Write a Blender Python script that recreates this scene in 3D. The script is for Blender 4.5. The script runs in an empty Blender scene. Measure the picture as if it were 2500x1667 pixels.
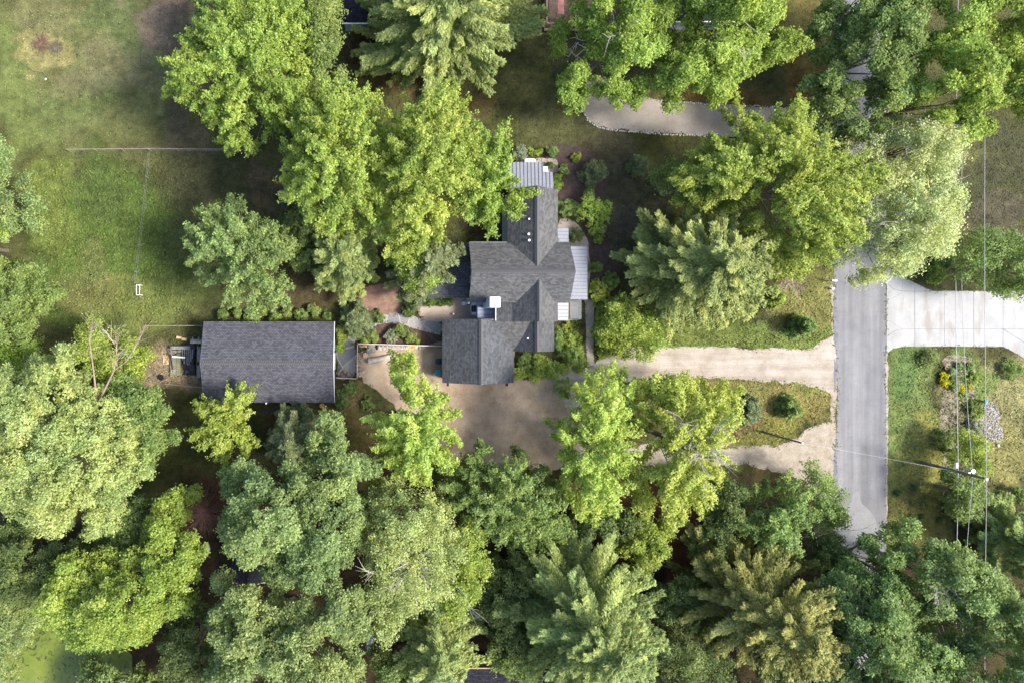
import bpy, math, random
import numpy as np
from math import radians, pi, sin, cos

# ------------------------------------------------------------------ scene, camera, light
sc = bpy.context.scene
COL = sc.collection
S = 0.047                     # metres on the ground per photograph pixel
CAMX, CAMY, CAMZ = (930-1250)*S, -(790-833.5)*S, 80.0
cam_d = bpy.data.cameras.new("camera"); cam = bpy.data.objects.new("camera", cam_d); COL.objects.link(cam)
cam.location = (CAMX, CAMY, CAMZ); cam.rotation_euler = (0, 0, 0)
cam_d.sensor_width = 36; cam_d.lens = 36*CAMZ/(2500*S)
cam_d.shift_x = 320/2500; cam_d.shift_y = -43.5/2500
cam_d.clip_end = 6000; cam_d.clip_start = 1.0
sc.camera = cam

SUN_EL, SUN_AZ = 49.0, 100.0      # azimuth clockwise from image-up
w = bpy.data.worlds.new("World"); sc.world = w; w.use_nodes = True
nt = w.node_tree; bg = nt.nodes["Background"]
sky = nt.nodes.new("ShaderNodeTexSky"); sky.sky_type = 'NISHITA'; sky.sun_disc = False
sky.sun_elevation = radians(SUN_EL); sky.sun_rotation = radians(SUN_AZ)
sky.air_density = 1.0; sky.dust_density = 2.5; sky.ozone_density = 1.0
nt.links.new(sky.outputs[0], bg.inputs[0]); bg.inputs[1].default_value = 0.15
sun_d = bpy.data.lights.new("sun", 'SUN'); sun = bpy.data.objects.new("sun", sun_d); COL.objects.link(sun)
sun_d.energy = 3.0; sun_d.angle = radians(13); sun_d.color = (1.0, 0.95, 0.86)
a = radians(SUN_AZ); e = radians(SUN_EL)
sx, sy, sz = sin(a)*cos(e), cos(a)*cos(e), sin(e)
sun.rotation_euler = (radians(90-SUN_EL), 0, math.atan2(sx, -sy))
sun.location = (sx*60, sy*60, sz*60)
sc.view_settings.view_transform = 'Standard'; sc.view_settings.look = 'None'
sc.view_settings.exposure = 1.38; sc.view_settings.gamma = 1.0
sc.render.engine = 'CYCLES'
sc.cycles.max_bounces = 6; sc.cycles.transmission_bounces = 4; sc.cycles.diffuse_bounces = 3

K = 2500/2352.0
def W(px, py, z=0.0):
    X, Y = (px-1250)*S, -(py-833.5)*S
    f = (CAMZ-z)/CAMZ
    return (CAMX+(X-CAMX)*f, CAMY+(Y-CAMY)*f)
def O(ox, oy, z=0.0): return W(ox*K, oy*K, z)
def W3(px, py, z=0.0):
    x, y = W(px, py, z); return (x, y, z)

# ------------------------------------------------------------------ materials
def newmat(name):
    m = bpy.data.materials.new(name); m.use_nodes = True
    return m, m.node_tree, m.node_tree.nodes["Principled BSDF"]
def N(nt, t, **kw):
    n = nt.nodes.new(t)
    for k, v in kw.items(): setattr(n, k, v)
    return n
def ramp(nt, fac, stops):
    r = N(nt, "ShaderNodeValToRGB"); cr = r.color_ramp
    cr.elements[0].position = stops[0][0]; cr.elements[0].color = (*stops[0][1], 1)
    cr.elements[1].position = stops[-1][0]; cr.elements[1].color = (*stops[-1][1], 1)
    for p, c in stops[1:-1]:
        el = cr.elements.new(p); el.color = (*c, 1)
    nt.links.new(fac, r.inputs[0]); return r.outputs[0]
def noise(nt, scale, detail=6, rough=0.6, vec=None, dist=0.0):
    n = N(nt, "ShaderNodeTexNoise"); n.inputs["Scale"].default_value = scale
    n.inputs["Detail"].default_value = detail; n.inputs["Roughness"].default_value = rough
    n.inputs["Distortion"].default_value = dist
    if vec is not None: nt.links.new(vec, n.inputs["Vector"])
    return n.outputs["Fac"]
def pos(nt): return N(nt, "ShaderNodeNewGeometry").outputs["Position"]
def mixc(nt, fac, a, b, mode='MIX'):
    n = N(nt, "ShaderNodeMix", data_type='RGBA', blend_type=mode)
    for sock, v in ((n.inputs[0], fac), (n.inputs[6], a), (n.inputs[7], b)):
        if isinstance(v, (int, float)): sock.default_value = v
        elif isinstance(v, tuple): sock.default_value = (*v, 1)
        else: nt.links.new(v, sock)
    return n.outputs[2]
def mathn(nt, op, a, b=0.0, clamp=False):
    n = N(nt, "ShaderNodeMath", operation=op); n.use_clamp = clamp
    for i, v in enumerate((a, b)):
        if isinstance(v, (int, float)): n.inputs[i].default_value = v
        else: nt.links.new(v, n.inputs[i])
    return n.outputs[0]
def bump(nt, bsdf, h, dist=0.05, strength=0.6):
    b = N(nt, "ShaderNodeBump"); b.inputs["Distance"].default_value = dist; b.inputs["Strength"].default_value = strength
    nt.links.new(h, b.inputs["Height"]); nt.links.new(b.outputs[0], bsdf.inputs["Normal"])

def noisy(name, c1, c2, scale=4.0, rough=0.9, c3=None, bdist=0.02, fine=40, metallic=0.0, spec=0.3):
    m, nt, b = newmat(name); p = pos(nt)
    n1 = noise(nt, scale, 8, 0.65, p)
    stops = [(0.3, c1), (0.7, c2)] if c3 is None else [(0.25, c1), (0.5, c2), (0.75, c3)]
    c = ramp(nt, n1, stops)
    n2 = noise(nt, fine, 3, 0.7, p)
    c = mixc(nt, 1.0, c, ramp(nt, n2, [(0.25, (0.72,)*3), (0.75, (1.25,)*3)]), 'MULTIPLY')
    nt.links.new(c, b.inputs["Base Color"]); b.inputs["Roughness"].default_value = rough
    b.inputs["Metallic"].default_value = metallic
    b.inputs["Specular IOR Level"].default_value = spec
    if bdist: bump(nt, b, n2, bdist)
    return m
def plain(name, c, rough=0.6, metallic=0.0, var=0.12):
    return noisy(name, tuple(x*(1-var) for x in c), tuple(min(1, x*(1+var)) for x in c), 3.0, rough, bdist=0.0, fine=12, metallic=metallic)

PAL = {
 'lime':   ((.10,.145,.026),(.265,.345,.062), (.54,.62,.17)),
 'yellow': ((.145,.19,.028),  (.36,.44,.082), (.65,.72,.23)),
 'mid':    ((.072,.112,.030),(.19,.262,.072),(.40,.49,.165)),
 'deep':   ((.054,.085,.024),(.130,.180,.056),(.28,.35,.125)),
 'teal':   ((.068,.108,.036), (.195,.28,.092), (.43,.55,.20)),
 'sage':   ((.078,.115,.040), (.23,.295,.105), (.47,.555,.225)),
 'pale':   ((.12,.155,.048),  (.33,.395,.135), (.60,.66,.28)),
 'veil':   ((.17,.20,.08),   (.43,.48,.21),   (.74,.77,.42)),
 'pinegrey':((.115,.145,.054),(.31,.37,.132),(.60,.66,.26)),
 'pinedark':((.07,.092,.042),(.18,.22,.10), (.37,.42,.22)),
 'pineolive':((.10,.105,.032),(.29,.30,.095),(.56,.55,.21)),
 'blue':   ((.03,.055,.055),(.075,.12,.115),(.16,.23,.21)),
 'olive':  ((.085,.125,.022),(.255,.345,.056), (.54,.63,.16)),
 'silver': ((.12,.15,.10),   (.26,.30,.20),  (.45,.49,.36)),
 'flower': ((.10,.16,.02),   (.48,.43,.01),  (.75,.68,.02)),
}
LEAFM = {}
def leafmat(p):
    if p in LEAFM: return LEAFM[p]
    m, nt, b = newmat("leaves_"+p); c = PAL[p]
    at = N(nt, "ShaderNodeAttribute", attribute_name="tint")
    col = ramp(nt, at.outputs["Fac"], [(0.0, c[0]), (0.5, c[1]), (1.0, c[2])])
    ah = N(nt, "ShaderNodeAttribute", attribute_name="hue")
    col = mixc(nt, 1.0, col, ramp(nt, ah.outputs["Fac"], [(0.0, (.90,1.0,1.05)), (0.5, (1,1.02,.98)), (1.0, (1.10,1.04,.90))]), "MULTIPLY")
    oi = N(nt, "ShaderNodeObjectInfo")
    hs = N(nt, "ShaderNodeHueSaturation")
    nt.links.new(mathn(nt, 'MULTIPLY_ADD', oi.outputs["Random"], 0.03), hs.inputs["Hue"])
    hs.inputs["Hue"].default_value = 0.5
    mm = N(nt, "ShaderNodeMapRange"); mm.inputs[3].default_value = 0.488; mm.inputs[4].default_value = 0.512
    nt.links.new(oi.outputs["Random"], mm.inputs[0]); nt.links.new(mm.outputs[0], hs.inputs["Hue"])
    nt.links.new(col, hs.inputs["Color"]); col = hs.outputs[0]
    b.inputs["Roughness"].default_value = 0.6; b.inputs["Specular IOR Level"].default_value = 0.25
    nt.links.new(col, b.inputs["Base Color"])
    tr = N(nt, "ShaderNodeBsdfTranslucent")
    nt.links.new(mixc(nt, 1.0, col, (1.15, 1.1, 0.55), 'MULTIPLY'), tr.inputs[0])
    mx = N(nt, "ShaderNodeMixShader"); mx.inputs[0].default_value = 0.42
    out = nt.nodes["Material Output"]
    nt.links.new(b.outputs[0], mx.inputs[1]); nt.links.new(tr.outputs[0], mx.inputs[2]); nt.links.new(mx.outputs[0], out.inputs[0])
    LEAFM[p] = m; return m

M = {}
M['bark'] = noisy('bark', (.10,.08,.06), (.22,.18,.14), 3, fine=25)
M['barkgrey'] = noisy('bark_grey', (.30,.27,.23), (.50,.46,.40), 3, fine=25)
M['twig'] = noisy('twig', (.34,.30,.26), (.55,.50,.44), 3, fine=25)
M['twigred'] = noisy('twig_red', (.10,.05,.04), (.22,.13,.11), 3, fine=25)
M['wood'] = noisy('weathered_wood', (.18,.14,.10), (.36,.28,.20), 2.5, fine=18)
M['woodgrey'] = noisy('grey_wood', (.12,.12,.12), (.26,.26,.25), 2.5, fine=18)
M['woodolive'] = noisy('olive_board', (.12,.12,.07), (.22,.21,.14), 1.5, fine=14)
M['woodnew'] = noisy('fresh_cut_wood', (.42,.28,.15), (.65,.48,.30), 3, fine=22)
M['woodend'] = noisy('split_wood', (.30,.22,.16), (.62,.52,.44), 5, fine=25)
M['splitpale'] = noisy('pale_split_wood', (.30,.26,.235), (.62,.56,.52), 9, fine=25)
M['woodorange'] = noisy('orange_wood', (.45,.2,.06), (.65,.36,.15), 5, fine=25)
M['deck'] = noisy('deck_boards', (.07,.045,.035), (.13,.09,.07), 2.5, fine=18)
M['tan_trim'] = noisy('tan_trim', (.3,.2,.12), (.45,.32,.2), 2.5, fine=18)
M['white'] = plain('white_paint', (.78,.78,.78), 0.5, var=.05)
M['siding'] = plain('pale_siding', (.42,.48,.55), 0.6, var=.08)
M['black'] = plain('black_sheet', (.012,.012,.014), 0.5)
M['tarp'] = noisy('dark_tarp', (.008,.009,.014), (.03,.032,.045), 3, rough=.45, bdist=.1, fine=5)
M['darkglass'] = plain('window_glass', (.03,.035,.05), 0.12, var=.1)
M['metal'] = noisy('standing_seam_metal', (.17,.18,.215), (.205,.215,.25), 0.8, rough=.6, bdist=0.0, fine=9)
M['metalw'] = noisy('pale_seam_metal', (.25,.26,.29), (.31,.32,.345), 0.8, rough=.6, bdist=0.0, fine=9)
M['metal_shade'] = noisy('shade_blue_seam_metal', (.17,.19,.27), (.22,.24,.33), 0.8, rough=.6, bdist=0.0, fine=9)  # grey-blue metal, coloured bluer to carry the tint of shade
M['seam'] = plain('seam', (.09,.095,.12), .5)
M['steel'] = plain('galvanised_steel', (.45,.46,.47), .4, .6)
M['greyplastic'] = plain('grey_plastic', (.10,.11,.12), .5)
M['teal'] = plain('teal_plastic', (.02,.22,.24), .4)
M['navy'] = plain('navy_plastic', (.012,.018,.04), .4)
M['terracotta'] = plain('terracotta', (.42,.2,.13), .8)
M['blueglaze'] = plain('blue_glaze', (.06,.28,.42), .15)
M['rust'] = noisy('rust', (.12,.04,.015), (.38,.15,.05), 4, fine=20)
M['rock'] = noisy('pale_rock', (.38,.36,.33), (.65,.62,.58), 6, fine=25, bdist=.02)
M['rockbrown'] = noisy('brown_rock', (.13,.095,.075), (.33,.25,.19), 4, fine=20, bdist=.02)
M['cable'] = plain('cable', (.40,.40,.41), .5)
M['poledark'] = noisy('dark_pole', (.09,.08,.075), (.2,.185,.175), 3, fine=15)
M['soil'] = noisy('soil', (.03,.02,.015), (.06,.04,.03), 6)

def shingle(name, dark, light, tone=(1,1,1)):
    m, nt, b = newmat(name)
    uv = N(nt, "ShaderNodeUVMap").outputs[0]
    br = N(nt, "ShaderNodeTexBrick"); nt.links.new(uv, br.inputs["Vector"])
    br.inputs["Scale"].default_value = 1.0; br.inputs["Brick Width"].default_value = 0.30
    br.inputs["Row Height"].default_value = 0.18; br.inputs["Mortar Size"].default_value = 0.02
    br.inputs["Mortar Smooth"].default_value = 0.3; br.inputs["Bias"].default_value = 0.0
    br.inputs["Color1"].default_value = (*dark, 1); br.inputs["Color2"].default_value = (*light, 1)
    br.inputs["Mortar"].default_value = tuple(x*0.45 for x in dark)+(1,)
    n1 = noise(nt, 0.5, 5, 0.6, uv)
    c = mixc(nt, 1.0, br.outputs[0], ramp(nt, n1, [(0.3, (0.82,)*3), (0.7, (1.15,)*3)]), 'MULTIPLY')
    n2 = noise(nt, 16, 3, 0.8, uv)
    c = mixc(nt, 1.0, c, ramp(nt, n2, [(0.3, (0.88,)*3), (0.7, (1.14,)*3)]), 'MULTIPLY')
    wv = N(nt, "ShaderNodeTexWhiteNoise", noise_dimensions='3D')
    c = mixc(nt, 1.0, c, tone, 'MULTIPLY')
    nt.links.new(c, b.inputs["Base Color"]); b.inputs["Roughness"].default_value = 0.9
    b.inputs["Specular IOR Level"].default_value = 0.25
    bump(nt, b, br.outputs["Fac"], 0.02, 0.5)
    nt.nodes.remove(wv)
    return m
M['sh_main'] = shingle('main_shingles', (.068,.069,.071), (.135,.135,.137))
M['sh_dark'] = shingle('garage_shingles', (.056,.061,.070), (.114,.119,.128))
M['sh_barn'] = shingle('barn_shingles', (.056,.057,.070), (.108,.109,.128))
M['sh_black'] = shingle('neighbour_shingles', (.012,.012,.02), (.035,.035,.05))
M['ridge'] = shingle('ridge_shingles', (.07,.07,.075), (.26,.26,.27))

# ------------------------------------------------------------------ object helpers
def tag(o, label=None, cat=None, group=None, kind=None):
    if label: o["label"] = label
    if cat: o["category"] = cat
    if group: o["group"] = group
    if kind: o["kind"] = kind
    return o
def thing(name, loc, label, cat, group=None):
    o = bpy.data.objects.new(name, None); COL.objects.link(o); o.location = loc
    o.empty_display_size = 0.3
    return tag(o, label, cat, group)
class MB:
    """collects shapes in world coordinates, then builds one mesh"""
    def __init__(s): s.v=[]; s.f=[]; s.uv=[]
    def add(s, vs, fs, uvs=None):
        b=len(s.v); s.v+= [tuple(p) for p in vs]
        for i,f in enumerate(fs):
            s.f.append(tuple(b+j for j in f)); s.uv.append(uvs[i] if uvs else None)
        return s
    def box(s, x0,y0,z0,x1,y1,z1):
        vs=[(x,y,z) for z in (z0,z1) for x,y in ((x0,y0),(x1,y0),(x1,y1),(x0,y1))]
        return s.add(vs,[(3,2,1,0),(4,5,6,7),(0,1,5,4),(1,2,6,5),(2,3,7,6),(3,0,4,7)])
    def obox(s, c, L, Wd, z0, z1, ang):
        ca,sa=cos(ang),sin(ang); q=[(-L/2,-Wd/2),(L/2,-Wd/2),(L/2,Wd/2),(-L/2,Wd/2)]
        vs=[(c[0]+x*ca-y*sa, c[1]+x*sa+y*ca, z) for z in (z0,z1) for x,y in q]
        return s.add(vs,[(3,2,1,0),(4,5,6,7),(0,1,5,4),(1,2,6,5),(2,3,7,6),(3,0,4,7)])
    def bar(s, p, q, wd, ht=None):
        ht=ht or wd; p=np.array(p,float); q=np.array(q,float); d=q-p; L=np.linalg.norm(d); d/=L
        up=np.array((0,0,1.0)) if abs(d[2])<.95 else np.array((1.0,0,0))
        r=np.cross(d,up); r/=np.linalg.norm(r); u=np.cross(r,d)
        vs=[c+r*a*wd/2+u*b*ht/2 for c in (p,q) for a,b in ((-1,-1),(1,-1),(1,1),(-1,1))]
        return s.add(vs,[(0,1,2,3),(7,6,5,4),(0,4,5,1),(1,5,6,2),(2,6,7,3),(3,7,4,0)])
    def tube(s, pts, rad, k=7, cap=True):
        pts=[np.array(p,float) for p in pts]; n=len(pts)
        if not hasattr(rad,'__len__'): rad=[rad]*n
        base=[]; ref=np.array((.3,.2,1.0)); fs=[]
        for i,p in enumerate(pts):
            d=pts[min(i+1,n-1)]-pts[max(i-1,0)]; d/= (np.linalg.norm(d)+1e-9)
            r=np.cross(d,ref)
            if np.linalg.norm(r)<.1: r=np.cross(d,np.array((1.0,0,0)))
            r/=np.linalg.norm(r); u=np.cross(r,d)
            for j in range(k):
                t=2*pi*j/k; base.append(p+(r*cos(t)+u*sin(t))*rad[i])
        for i in range(n-1):
            for j in range(k):
                a=i*k+j; b=i*k+(j+1)%k; fs.append((a,b,b+k,a+k))
        if cap: fs.append(tuple(range(k))); fs.append(tuple((n-1)*k+j for j in range(k)))
        return s.add(base,fs)
    def cyl(s, c, r, z0, z1, k=20, r2=None, jit=0, rng=random):
        r2=r if r2 is None else r2; vs=[]
        js=[1+jit*(rng.random()-.5) for _ in range(k)]
        for z,rr in ((z0,r),(z1,r2)):
            for j in range(k): vs.append((c[0]+rr*js[j]*cos(2*pi*j/k), c[1]+rr*js[j]*sin(2*pi*j/k), z))
        return s.add(vs,[(j,(j+1)%k,k+(j+1)%k,k+j) for j in range(k)]+[tuple(range(k-1,-1,-1)),tuple(k+j for j in range(k))])
    def sheet(s, poly, z):
        return s.add([(x,y,z) for x,y in poly],[tuple(range(len(poly)))])
    def slab(s, poly, z0, z1):
        n=len(poly); vs=[(x,y,z1) for x,y in poly]+[(x,y,z0) for x,y in poly]
        return s.add(vs,[tuple(range(n))]+[(i,n+i,n+(i+1)%n,(i+1)%n) for i in range(n)])
    def sphere(s, c, r, nu=16, nv=9, sq=(1,1,1)):
        vs=[(c[0],c[1],c[2]-r*sq[2])]; fs=[]
        for i in range(1,nv):
            t=pi*i/nv-pi/2
            for j in range(nu):
                p=2*pi*j/nu; vs.append((c[0]+r*sq[0]*cos(t)*cos(p),c[1]+r*sq[1]*cos(t)*sin(p),c[2]+r*sq[2]*sin(t)))
        vs.append((c[0],c[1],c[2]+r*sq[2])); T=len(vs)-1
        for j in range(nu):
            fs.append((0,1+(j+1)%nu,1+j)); fs.append((T,T-nu+j,T-nu+(j+1)%nu))
            for i in range(nv-2):
                a=1+i*nu+j; b=1+i*nu+(j+1)%nu; fs.append((a,b,b+nu,a+nu))
        return s.add(vs,fs)
    def build(s, name, mat, parent=None, smooth=False):
        o0=np.array(parent_origin(parent)) if parent is not None else np.array(s.v,float).mean(0)*np.array((1,1,0))
        me=bpy.data.meshes.new(name)
        me.from_pydata([tuple(np.array(p,float)-o0) for p in s.v],[],s.f)
        if any(u for u in s.uv):
            l=me.uv_layers.new(name="UVMap"); i=0
            for p,u in zip(me.polygons,s.uv):
                for k2 in range(len(p.vertices)):
                    l.data[i].uv = u[k2] if u else (0,0); i+=1
        me.materials.append(mat); me.update()
        if smooth: me.shade_smooth()
        o=bpy.data.objects.new(name,me); COL.objects.link(o)
        if parent is not None: o.parent=parent
        else: o.location=tuple(o0)
        return o
def parent_origin(p):
    x=np.zeros(3)
    while p is not None: x=x+np.array(p.location); p=p.parent
    return x
def npmesh(name, V, F, mat, parent=None, tint=None, color=None, hue=None, loc=(0,0,0)):
    me=bpy.data.meshes.new(name); n=len(V); m=len(F); k=F.shape[1]
    me.vertices.add(n); me.vertices.foreach_set("co", np.ascontiguousarray(V,dtype=np.float32).ravel())
    me.loops.add(m*k); me.loops.foreach_set("vertex_index", np.ascontiguousarray(F,dtype=np.int32).ravel())
    me.polygons.add(m); me.polygons.foreach_set("loop_start", np.arange(0,m*k,k,dtype=np.int32))
    me.update(calc_edges=True)
    if tint is not None:
        at=me.attributes.new("tint",'FLOAT','FACE'); at.data.foreach_set("value", tint.astype(np.float32))
    if hue is not None:
        at=me.attributes.new('hue','FLOAT','FACE'); at.data.foreach_set('value', hue.astype(np.float32))
    if color is not None:
        dom='POINT' if len(color)==n else 'FACE'
        at=me.attributes.new("col",'FLOAT_COLOR',dom); c4=np.ones((len(color),4),np.float32); c4[:,:3]=color
        at.data.foreach_set("color", c4.ravel())
    me.materials.append(mat)
    o=bpy.data.objects.new(name,me); COL.objects.link(o); o.location=loc
    if parent is not None: o.parent=parent
    return o

def pip(P, poly):
    x,y=P[:,0],P[:,1]; ins=np.zeros(len(P),bool); n=len(poly); j=n-1
    for i in range(n):
        xi,yi=poly[i]; xj,yj=poly[j]
        c=((yi>y)!=(yj>y)) & (x < (xj-xi)*(y-yi)/((yj-yi) if abs(yj-yi)>1e-9 else 1e-9)+xi)
        ins^=c; j=i
    return ins
def pdist(P, poly):
    d=np.full(len(P),1e9); n=len(poly); A=np.array(poly)
    for i in range(n):
        a=A[i]; b=A[(i+1)%n]; ab=b-a
        t=np.clip(((P-a)@ab)/(ab@ab+1e-9),0,1)[:,None]
        d=np.minimum(d,np.linalg.norm(P-(a+t*ab),axis=1))
    return d
def unit(v): return v/(np.linalg.norm(v,axis=1,keepdims=True)+1e-9)
def leaves(P, Nn, ln, wd, rng, axis=None):
    n=len(P)
    t=rng.normal(size=(n,3)) if axis is None else axis+rng.normal(size=(n,3))*.25
    t=unit(t-(t*Nn).sum(1,keepdims=True)*Nn); b=np.cross(Nn,t)
    V=np.stack([P-t*ln[:,None], P+b*wd[:,None], P+t*ln[:,None], P-b*wd[:,None]],1).reshape(-1,3)
    return V, np.arange(4*n).reshape(n,4)

DENS = 1.0
STY = {  # spacing, a, b, c radii, upward bias, sprigs, leaves/sprig, leaf size, skip
 'maple': dict(sp=1.2,a=1.7,b=.5,c=.5,up=.6,sprig=40,lv=12,ls=.09,skip=.10,sg=.115,rough=1.2),
 'round': dict(sp=1.62,a=1.08,b=1.02,c=.85,up=.25,sprig=80,lv=11,ls=.095,skip=.05,sg=.13,rough=2.1),
 'fine':  dict(sp=1.05,a=.95,b=.62,c=.55,up=.3,sprig=26,lv=10,ls=.085,skip=.20,sg=.18,rough=1.6),
 'dense': dict(sp=1.25,a=1.0,b=.8,c=.65,up=.35,sprig=46,lv=11,ls=.092,skip=.07,sg=.14,rough=1.35),
}
def crown_points(poly, h, hb, style, rng, depth=True):
    """poly: world xy relative to base"""
    st=STY[style]; A=np.array(poly); lo=A.min(0); hi=A.max(0); sp=st['sp']
    for _ in range(6):
        nx=int((hi[0]-lo[0])/sp)+2; ny=int((hi[1]-lo[1])/sp)+2
        gx,gy=np.meshgrid(np.arange(nx),np.arange(ny))
        P=np.stack([lo[0]+(gx+.5*(gy%2))*sp, lo[1]+gy*sp],-1).reshape(-1,2).astype(float)
        P+=rng.uniform(-.42,.42,P.shape)*sp
        ins=pip(P,poly); d=pdist(P,poly); ok=ins&(d>.25*min(st['b'],sp)); P=P[ok]; d=d[ok]
        if len(P)>=8: break
        sp*=.7
    dm=max(d.max(),1.0)
    t=np.clip(d/dm,0,1); dome=np.sqrt(1-(1-t)**2)
    ph=rng.uniform(0,6,6)
    big=.5*np.sin(P[:,0]*.8+ph[0]+np.sin(P[:,1]*.5+ph[1]))+.5*np.sin(P[:,1]*.9+ph[2]+1.3*np.sin(P[:,0]*.6+ph[3]))
    rr=st['rough']*min(1,dm/4)
    z=hb+(h-hb)*(.12+.88*dome)+big*rr*.8+rng.uniform(-.7,.5,len(P))*rr-st['c']
    keep=(rng.random(len(P))>st['skip'])|(np.arange(len(P))<4)
    C=np.column_stack([P,z])[keep]; t1=t[keep]
    if depth and h>3:
        k2=rng.random(len(P))<.85
        C2=np.column_stack([P,z-rng.uniform(1.1,2.6,len(P))*min(1,dm/4)])[k2]
        C=np.vstack([C,C2]); t1=np.concatenate([t1,t[k2]])
    return C,t1
def crown(name, poly, h, hb, style, pal, rng, parent=None, depth=True, scale=1.0, cen=(0,0), loc=(0,0,0)):
    st=STY[style]; C,t=crown_points(poly,h,hb,style,rng,depth)
    n=len(C); ns=max(4,int(st['sprig']*DENS)); nl=st['lv']
    out=C[:,:2]-np.array(cen); out=out/(np.linalg.norm(out,axis=1,keepdims=True)+1.5)
    ax=unit(np.column_stack([out*1.3+rng.normal(size=(n,2))*.35, np.full(n,st['up'])]))
    # ellipsoid frame
    up=np.array((0,0,1.0)); side=unit(np.cross(ax,up+rng.normal(size=(n,3))*.05)); nz=np.cross(side,ax)
    s=rng.uniform(.75,1.3,n)
    ct=rng.normal(0,.09,n)
    D=unit(rng.normal(size=(n,ns,3)).reshape(-1,3)).reshape(n,ns,3)
    low=D[...,2]<-.25; D[...,2]=np.where(low,-D[...,2],D[...,2])
    r=rng.uniform(.55,1.0,(n,ns,1))
    L=D*r*np.array((st['a'],st['b'],st['c']))*s[:,None,None]
    taper=1-.55*np.clip(L[...,0:1]/st['a'],0,1)
    L[...,1:]*=taper
    Sp=C[:,None,:]+L[...,0:1]*ax[:,None,:]+L[...,1:2]*side[:,None,:]+L[...,2:3]*nz[:,None,:]
    Dir=unit((D[...,0:1]*ax[:,None,:]+D[...,1:2]*side[:,None,:]+D[...,2:3]*nz[:,None,:]).reshape(-1,3))
    Sp=Sp.reshape(-1,3); m=len(Sp)
    off=rng.normal(size=(m,nl,3))*st['sg']
    Pl=(Sp[:,None,:]+off+Dir[:,None,:]*np.abs(rng.normal(size=(m,nl,1)))*st['sg']).reshape(-1,3)
    Nn=unit(np.repeat(Dir,nl,0)*.55+np.array((0,0,.55))+rng.normal(size=(m*nl,3))*.42)
    sz=st['ls']*rng.uniform(.65,1.35,len(Pl))*scale
    tint=np.repeat(ct,ns*nl)+np.repeat(rng.normal(0,.09,m),nl)+rng.normal(0,.15,len(Pl))+.5
    Pl[:,2]=np.maximum(Pl[:,2],.05)
    V,F=leaves(Pl,Nn,sz*1.15,sz*.72,rng)
    hc=.5+.22*np.sin(C[:,0]*.55+rng.uniform(0,6))*np.sin(C[:,1]*.6+rng.uniform(0,6))+rng.normal(0,.14,n)
    hue=np.clip(np.repeat(hc,ns*nl)+rng.normal(0,.06,len(Pl)),0,1)
    o=npmesh(name,V,F,leafmat(pal),parent,tint=np.clip(tint,0,1),hue=hue,loc=loc)
    return o,C
def polyR(poly,c,phi):
    A=np.array(poly)-np.array(c); R=np.zeros(len(phi)); n=len(A)
    d=np.column_stack([np.cos(phi),np.sin(phi)])
    for i in range(n):
        a=A[i]; b=A[(i+1)%n]; e=b-a
        den=d[:,0]*e[1]-d[:,1]*e[0]; den=np.where(abs(den)<1e-9,1e-9,den)
        t=(a[0]*e[1]-a[1]*e[0])/den; u=(a[0]*d[:,1]-a[1]*d[:,0])/den
        ok=(t>0)&(u>=0)&(u<=1); R=np.where(ok,np.maximum(R,t),R)
    return np.maximum(R,.4)
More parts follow.
